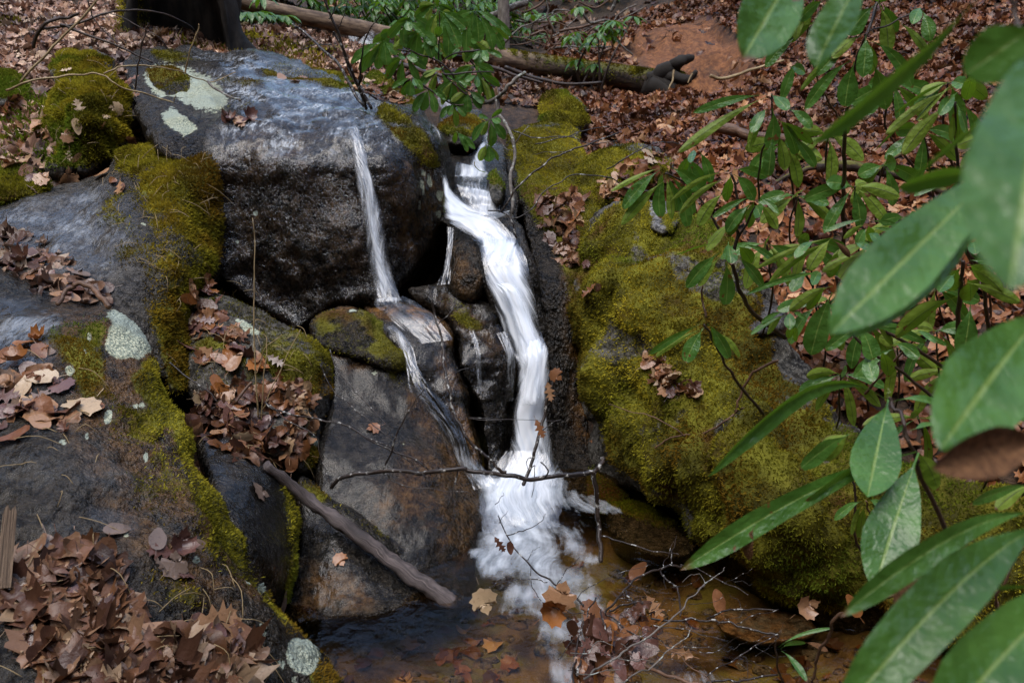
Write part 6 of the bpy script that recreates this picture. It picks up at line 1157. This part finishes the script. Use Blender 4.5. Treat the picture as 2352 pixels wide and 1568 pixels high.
# --- leaf litter lying on the ground sheet
def scatter(n, x0, x1, y0, y1, seed, cond=None):
    r = np.random.default_rng(seed); x, y = r.uniform(x0, x1, n), r.uniform(y0, y1, n); z = ground_z(x, y); e = .02
    N = np.stack([-(ground_z(x + e, y) - z) / e, -(ground_z(x, y + e) - z) / e, np.ones(n)], 1); N /= np.linalg.norm(N, axis=1)[:, None]
    P = np.stack([x, y, z], 1); q = pix(P); k = np.ones(n, bool)
    ed, _ = sdf(q, [(1440,120),(1490,40),(1560,15),(1640,35),(1700,90),(1735,160),(1690,215),(1620,225),(1560,190),(1480,160)])
    k &= ~((ed > -5) & (y > 6.2) & (y < 10.5) & (r.random(n) < .97)); k &= z > -1.66
    if cond is not None: k &= cond(x, y, z, q)
    return P[k], N[k]
P1, N1 = scatter(15000, .35, 4.6, 2.2, 6.2, 1, lambda x, y, z, q: x > .22 + .035 * y)
litter("leaf_litter", "carpet of wet russet leaves over the slope beside the great mossy boulder", P1, N1, .085, 2, bright=.80, tint=(1.12, .94, .78))
P2, N2 = scatter(16000, .4, 6.0, 6.2, 11.5, 3, lambda x, y, z, q: x > .2)
litter("leaf_litter", "brown leaf carpet higher up the slope around the torn earth bank", P2, N2, .10, 4, bright=.78, tint=(1.14, .92, .75))
P3, N3 = scatter(13000, -5.5, -1.0, 3.4, 8.0, 5, lambda x, y, z, q: (x < -1.15 - .05 * y) | (y > 5.6))
litter("leaf_litter", "tan and grey leaf carpet over the bank with the hollow stump", P3, N3, .09, 6, bright=1.85, desat=.4)
P4, N4 = scatter(4500, -2.4, .6, 5.6, 9.5, 7)
litter("leaf_litter", "dark sodden leaves along the back stream below the log", P4, N4, .08, 8, bright=.7)
P6, N6 = scatter(7000, -5, -.7, .4, 3.8, 13); litter("leaf_litter", "brown leaf carpet on the ground beside the big grey boulder", P6, N6, .085, 14, bright=.9, desat=.2)
P7, N7 = scatter(5000, 1.3, 5, .3, 2.4, 15); litter("leaf_litter", "brown leaf carpet at the foot of the nearest rhododendron", P7, N7, .085, 16, bright=.8)
P5, N5 = scatter(9000, -9, 9, 10.5, 22, 9); litter("leaf_litter", "far brown leaf carpet under the thicket", P5, N5, .16, 10, bright=.9)

r = np.random.default_rng(61); xb, yb = r.uniform(-.7, 1.2, 900), r.uniform(1.0, 2.9, 900); zb = ground_z(xb, yb); kb = zb < -1.74; PB_ = np.stack([xb, yb, zb], 1)[kb]
litter("sunken_leaves", "dark sodden leaves lying on the bed of the pool", PB_[:260], np.tile([0, 0, 1.], (260, 1))[:len(PB_[:260])], .075, 62, lift=.004, tilt=.12, bright=.9)
V, F, m = [], [], 0
th_, ph_ = np.meshgrid(np.linspace(0, 2 * np.pi, 9)[:-1], np.linspace(.15, 2.99, 5)); sp_ = np.stack([np.cos(th_) * np.sin(ph_), np.sin(th_) * np.sin(ph_), np.cos(ph_)], -1).reshape(-1, 3); I = np.arange(40).reshape(5, 8); J = np.roll(I, -1, 1); sf_ = np.stack([I[:-1], I[1:], J[1:], J[:-1]], -1).reshape(-1, 4)
for p in PB_[260:]:
    q = sp_ * r.uniform(.008, .032) * np.array([r.uniform(.8, 1.5), r.uniform(.7, 1.2), r.uniform(.4, .7)]); V.append(q * (1 + .12 * r.normal(0, 1, (40, 1))) + p); F.append(sf_ + m); m += 40
V = np.concatenate(V); o = mk("gravel", V, np.concatenate(F), M['rock'], attrs=dict(moss=np.zeros(m), lichen=np.zeros(m), wet=np.full(m, .2), stain=np.full(m, .4), pale=np.full(m, .25))); tag(o, "small stones scattered over the bed of the pool", "gravel", kind="stuff")

# --- leaves on the stones: found by looking along rays at the built surfaces
VV, FF, m = [], [], 0
for v, f in SOLID:
    VV.append(v); FF += [tuple(int(i) + m for i in q) for q in (f.tolist() if isinstance(f, np.ndarray) else f)]; m += len(v)
BV = BVHTree.FromPolygons(np.concatenate(VV).tolist(), FF)
def hits(pts):
    P, N, Q = [], [], []
    for q, d in zip(pts, rays(pts)):
        h, n, i, dist = BV.ray_cast(Vector((0, 0, 0)), Vector(d).normalized())
        if h is not None:
            n = np.array(n); n = n if n @ np.array(h) < 0 else -n; P.append(np.array(h)); N.append(n); Q.append(q)
    return np.array(P), np.array(N), np.array(Q)
def inside(poly, n, seed):
    r = np.random.default_rng(seed); pl = catmull(poly, 4, True); lo, hi = pl.min(0), pl.max(0); out = []
    while len(out) < n:
        q = r.uniform(lo, hi, (n * 3, 2)); d, _ = sdf(q, pl); out += q[d > 0].tolist()
    return np.array(out[:n])
rl = np.random.default_rng(42); PROTO = []
for k in range(14):
    kd = ('oak', 'maple', 'beech', 'oak', 'maple', 'beech', 'beech')[k % 7]; v, f = leaf_flat(kd, rl, 3, .32 if k < 7 else 1.0); PROTO.append((kd, mesh_data("leaf_shape", v, f, M['leaf'])))
CN = [("tan", (.34, .185, .095)), ("rust-brown", (.20, .085, .036)), ("dark brown", (.095, .042, .026)), ("purplish brown", (.135, .064, .050)), ("pale straw-coloured", (.44, .31, .18)), ("orange-brown", (.26, .10, .028)), ("greyish brown", (.19, .13, .095))]
KN = dict(oak="lobed oak leaf", maple="pointed maple leaf", beech="oval beech leaf")
NLEAF = 0
def fallen(P, N, size, ang, kidx, cidx, where, group, rr, lift=.006):
    global NLEAF
    kd, me = PROTO[kidx]; o = bpy.data.objects.new("fallen_leaf", me); COL.objects.link(o); NLEAF += 1
    X, Y, Z = frames(N[None], np.array([ang])); Mx = np.stack([X[0], Y[0], Z[0]], 1)
    o.matrix_world = Matrix.Translation(Vector(P + N * lift)) @ Matrix(Mx.tolist()).to_4x4() @ Matrix.Diagonal((size, size, size * rr.uniform(.6, 1.3), 1))
    c = np.array(CN[cidx][1]) * rr.uniform(.8, 1.15); o.color = (*c, 1)
    tag(o, f"{CN[cidx][0]} {KN[kd]} {where}", "leaf", group); return o
def drift(poly, n, size, where, group, seed, colors=None, tilt=.22, stuff=0, zl=.010, bright=1., stilt=.35, flat=.7, desat=0.):
    r = np.random.default_rng(seed)
    P, N, Q = hits(inside(poly, n, seed)); o_ = np.argsort(-P[:, 1])
    for j, i in enumerate(o_):
        fallen(P[i], N[i] + r.normal(0, tilt, 3), size * r.uniform(.65, 1.2), r.uniform(0, 6.28), int(r.integers(0, 7) + (0 if r.random() < flat else 7)), int(r.choice(colors or [0, 1, 1, 2, 3, 3, 4, 5, 6])), where, group, r, zl * r.uniform(.3, 1.5))
    if stuff:
        P, N, Q = hits(inside(poly, stuff, seed + 1000)); litter("leaf_litter", "matted dead leaves beneath the single leaves " + where, P, N, size * .85, seed + 7, lift=.003, tilt=stilt, simple=False, bright=bright, desat=desat)
G = "fallen leaves lying on the stones"
drift([(30,1290),(120,1260),(230,1265),(260,1330),(330,1420),(470,1440),(560,1450),(580,1530),(560,1600),(330,1600),(150,1580),(40,1420)], 62, .105, "in the wet pile on the big grey boulder", G + " in the wet pile", 1, [2, 3, 3, 3, 1, 2, 6, 1, 0], stuff=300, bright=.7, tilt=.05, flat=1., desat=.15, stilt=.06, zl=.006)
drift([(330,1250),(400,1240),(475,1260),(470,1330),(420,1350),(380,1330)], 8, .07, "beside the mossy rim of the big boulder", G + " at the mossy rim", 2, [0, 3, 6])
drift([(0,860),(90,850),(200,900),(210,950),(120,1000),(0,1000)], 14, .095, "stuck flat across the middle of the big boulder", G + " mid boulder", 3, [6, 6, 3, 0, 4], tilt=.1, stuff=20)
drift([(0,780),(70,770),(110,820),(60,850),(0,850)], 7, .085, "by the wet streak above the big boulder's pale lichen", G + " by the wet streak", 4, [1, 5, 3, 6])
drift([(0,520),(70,540),(150,590),(230,660),(250,690),(130,690),(30,640),(-20,600)], 26, .085, "in the streaked drift on the wet ledge", G + " on the wet ledge", 5, [3, 6, 0, 1, 2], stuff=90, bright=.9, desat=.4)
drift([(50,390),(150,380),(260,400),(330,450),(150,430),(60,440)], 12, .085, "scattered at the top of the wet ledge", G + " top of ledge", 6, [6, 3, 0, 1])
drift([(430,660),(480,650),(520,720),(560,770),(600,860),(560,830),(480,760),(440,800)], 14, .085, "wedged against the drooping moss of the ledge", G + " against the drooping moss", 7, [1, 2, 3, 0, 5], stuff=40)
drift([(430,930),(520,880),(600,880),(680,880),(720,960),(690,1060),(640,1090),(560,1050),(480,1020),(430,980)], 44, .085, "in the gully below the mossy green boulder", G + " in the gully", 8, [1, 2, 3, 1, 5, 0, 4], stuff=150, bright=.85, tilt=.35)
drift([(430,780),(520,760),(590,810),(560,840),(450,840)], 10, .085, "on the mossy shoulder above the gully", G + " on the shoulder", 9, [0, 1, 5, 3])
drift([(1240,470),(1330,440),(1330,540),(1320,610),(1290,610),(1260,540)], 12, .085, "clustered on the dark gorge wall", G + " on the gorge wall", 10, [1, 2, 5, 3], stuff=70, bright=.9)
drift([(1480,815),(1530,840),(1570,880),(1625,905),(1610,930),(1540,900),(1500,860)], 10, .085, "in a sliding clump on the great mossy boulder", G + " on the great boulder", 11, [1, 3, 5, 0], stuff=26)
drift([(1420,390),(1560,330),(1640,380),(1600,450),(1480,460),(1380,440)], 16, .085, "drifted behind the mossy hump", G + " behind the hump", 12, [0, 1, 5, 4], stuff=150)
drift([(790,175),(850,180),(900,215),(940,235),(880,232),(820,210)], 6, .085, "among the mossy stones of the cliff top", G + " cliff top", 13, [0, 5, 1, 4], stuff=50)
drift([(470,265),(540,260),(590,275),(560,290),(480,285)], 7, .075, "curled at the brink of the wet cliff top", G + " brink", 14, [1, 2, 3, 0])
drift([(285,165),(320,200),(320,290),(290,330),(280,260)], 9, .085, "jammed in the crack beside the tall mossy mound", G + " crack", 15, [1, 0, 3, 4])
drift([(0,250),(80,220),(110,290),(90,350),(20,380)], 14, .095, "pale and dry below the moss cushion on the bank", G + " bank", 16, [0, 4, 6, 4, 1], stuff=60, bright=1.3)
drift([(620,170),(700,180),(760,200),(640,185)], 3, .075, "on the long low mossy stone", G + " low stone", 17, [0, 5])
drift([(1330,620),(1370,600),(1400,640),(1350,700)], 3, .07, "on the wall's mossy edge", G + " edge", 18, [1, 3])
drift([(120,170),(250,170),(280,300),(220,370),(120,360)], 9, .08, "sunk in the moss of the tall mossy mound", G + " on the mound", 19, [0, 1, 4, 6])
# single leaves one can pick out
def one(v, size, k, c, label, ang, lift=.008, tiltv=(0, 0, 0), Y=None):
    P, N, Q = hits(np.array([v])); r = np.random.default_rng(int(v[0])); p, n = P[0], N[0]
    if Y: p = at(v, Y)[0]; n = np.array([0, -1., .4])
    o = fallen(p, n + np.array(tiltv), size, ang, k, c, "", None, r, lift); o["label"] = label; return o
one((535,1475), .135, 0, 0, "large tan spiky oak leaf at the end of the wet pile", 2.2)
one((490,1420), .12, 3, 0, "broad tan oak leaf propped above the spiky one", 1.2, tiltv=(.1, -.3, 0))
one((215,935), .0, 0, 0, "x", 0) if False else None
one((222,937), .075, 2, 1, "small reddish oval leaf alone beside the small white lichen", 2.4)
one((268,1222), .075, 6, 6, "thin grey-brown oval leaf on a smooth bare patch of the big boulder", .8)
one((70,1330), .12, 1, 4, "pale yellow-white maple leaf beside the splintered board", 1.)
one((290,1110+470), .09, 8, 0, "tan maple leaf at the lower rim of the pile", .4)
one((780,1285), .055, 4, 5, "small orange leaf fragment stuck on the dark rock by the log", .5)
one((590,1130), .075, 4, 6, "washed-out leaf plastered on the wet black rock", .3)
one((860,985), .06, 4, 1, "brown leaf pinned to the wet slab by a twig", .5)
one((1540,300), .10, 1, 4, "light maple leaf standing on the slope behind the mossy hump", .3, tiltv=(0, -.5, .2))
one((1325,470), .11, 6, 5, "upright rusty oval leaf above the gorge-wall cluster", .1, tiltv=(.2, -.6, .3))
one((640,1395), .11, 6, 6, "long wet brown leaf draped on the rim above the pool", 2.5)
one((95,345), .12, 4, 4, "bright pale maple leaf at the foot of the tall mossy mound", 2.)
one((635,830), .07, 0, 6, "pale shrivelled oak leaf on the mossy green boulder", 1.)
for v, Y, s, k, c, a, l in [((1110,1375),2.02,.085,1,4,.3,"curled tan leaf dangling over the foam from a twig"),((1285,1375),1.98,.10,1,0,2.8,"big tan maple leaf spiked on the brush"),((1268,1400),1.97,.085,8,5,2.2,"orange-brown maple leaf hanging beneath the big tan one"),((1148,1250),2.2,.05,3,2,.6,"dark leaf caught on a twig above the foam"),((1172,1258),2.2,.04,2,2,.1,"small dark oval leaf hanging beside the caught leaf"),
    ((1240,985),2.86,.07,3,1,.4,"rusty leaf on the banded stick"),((1275,860),2.98,.06,4,1,.9,"crumpled leaf at the top of the banded stick"),((1262,900),2.96,.07,0,0,.2,"tan leaf below the top of the banded stick")]:
    one(v, s, k, c, l, a, 0, Y=Y)
# leaves packed in the brush
r = np.random.default_rng(99); G2 = "wet leaves packed in the brush pile"
for j in range(62):
    v = inside([(1320,1390),(1370,1400),(1500,1400),(1500,1470),(1420,1560),(1330,1560),(1310,1450)], 1, 300 + j)[0]; z = r.uniform(-1.63, -1.5); p = onz(v, z)[0]
    fallen(p, np.array([r.normal(0, .6), -.6, .5 + r.normal(0, .4)]), r.uniform(.05, .085), r.uniform(0, 6.28), int(r.integers(0, 14)), int(r.choice([1, 2, 2, 2, 3, 5])), "packed into the brush in the pool", G2, r, 0)
for v, c, l in [((1505,1395),0,"upright torn tan leaf at the crest of the brush"),((1465,1310),1,"thin pale leaf on a twig over the brown water"),((1650,1380),1,"russet leaf floating beyond the brush"),((1850,1395),0,"hanging tan leaf tip over the dark water"),((1960,1390),5,"rusty leaf at the foot of the drooping rhododendron leaf"),((1560,1495),0,"straw leaf on the long slanting twig")]:
    p = onz(v, -1.6)[0]; o = fallen(p, np.array([.1, -.8, .5]), .075, r.uniform(0, 6), int(r.integers(0, 14)), c, "", None, r, 0); o["label"] = l
# dry stalks and needles
def needles(label, polys, n, seed, L=.10, mat='tan'):
    r = np.random.default_rng(seed); V, F, m = [], [], 0
    for poly, k in polys:
        P, N, Q = hits(inside(poly, k, seed))
        for p, nn in zip(P, N):
            d = r.normal(0, 1, 3); d -= nn * (d @ nn) * .75; d /= np.linalg.norm(d); l = L * r.uniform(.4, 1.3)
            C = catmull(np.stack([p + nn * .004, p + d * l * .5 + nn * r.uniform(.005, .03), p + d * l + nn * .006 + np.array([0, 0, -.01])]), 3); v, f, u = tube(C, .0011, 4, 0, 1); V.append(v); F += [tuple(int(i) + m for i in q) for q in f]; m += len(v)
    o = mk("pine_needles", np.concatenate(V), F, M[mat], attrs=dict(moss=np.zeros(m)), uv=np.zeros((m, 2))); tag(o, label, "needles", kind="stuff")
needles("thin straw-coloured needles strewn over ledge, gully and boulder", [([(280,340),(480,350),(500,600),(440,700),(300,560)], 60), ([(420,640),(720,760),(720,1050),(460,1000)], 60), ([(0,860),(240,900),(250,1560),(40,1560)], 36), ([(250,1280),(700,1400),(600,1568),(250,1560)], 40), ([(0,150),(290,150),(280,400),(0,400)], 70)], 0, 5)
# grass on the bank
r = np.random.default_rng(8); PG, NG = scatter(900, -4.2, -1.3, 3.8, 6.6, 55); v, f, c = moss_blades(PG, np.tile([0, 0, 1.], (len(PG), 1)), .10, .005, 9); c = c * 0 + np.array([.42, .33, .14]) * np.repeat(r.uniform(.6, 1.1, (len(PG), 1)), 3, 0)
tag(mk("dry_grass", v, f, M['moss'], smooth=False, cols=dict(Col=c)), "wispy straw grass on the bank with the hollow stump", "grass", kind="stuff")
PG, NG = scatter(60000, -5., -1.2, 3.6, 7., 56, lambda x, y, z, q: fbm(np.stack([x, y, z], 1), 1.6, 3, 61) > .05); v, f, c = moss_blades(PG + np.array([0, 0, .015]), np.tile([0, 0, 1.], (len(PG), 1)), .05, .016, 10, .1)
tag(mk("bank_moss", v, f, M['moss'], smooth=False, cols=dict(Col=c)), "patchy yellow-green moss among the leaves of the bank", "moss", kind="stuff")
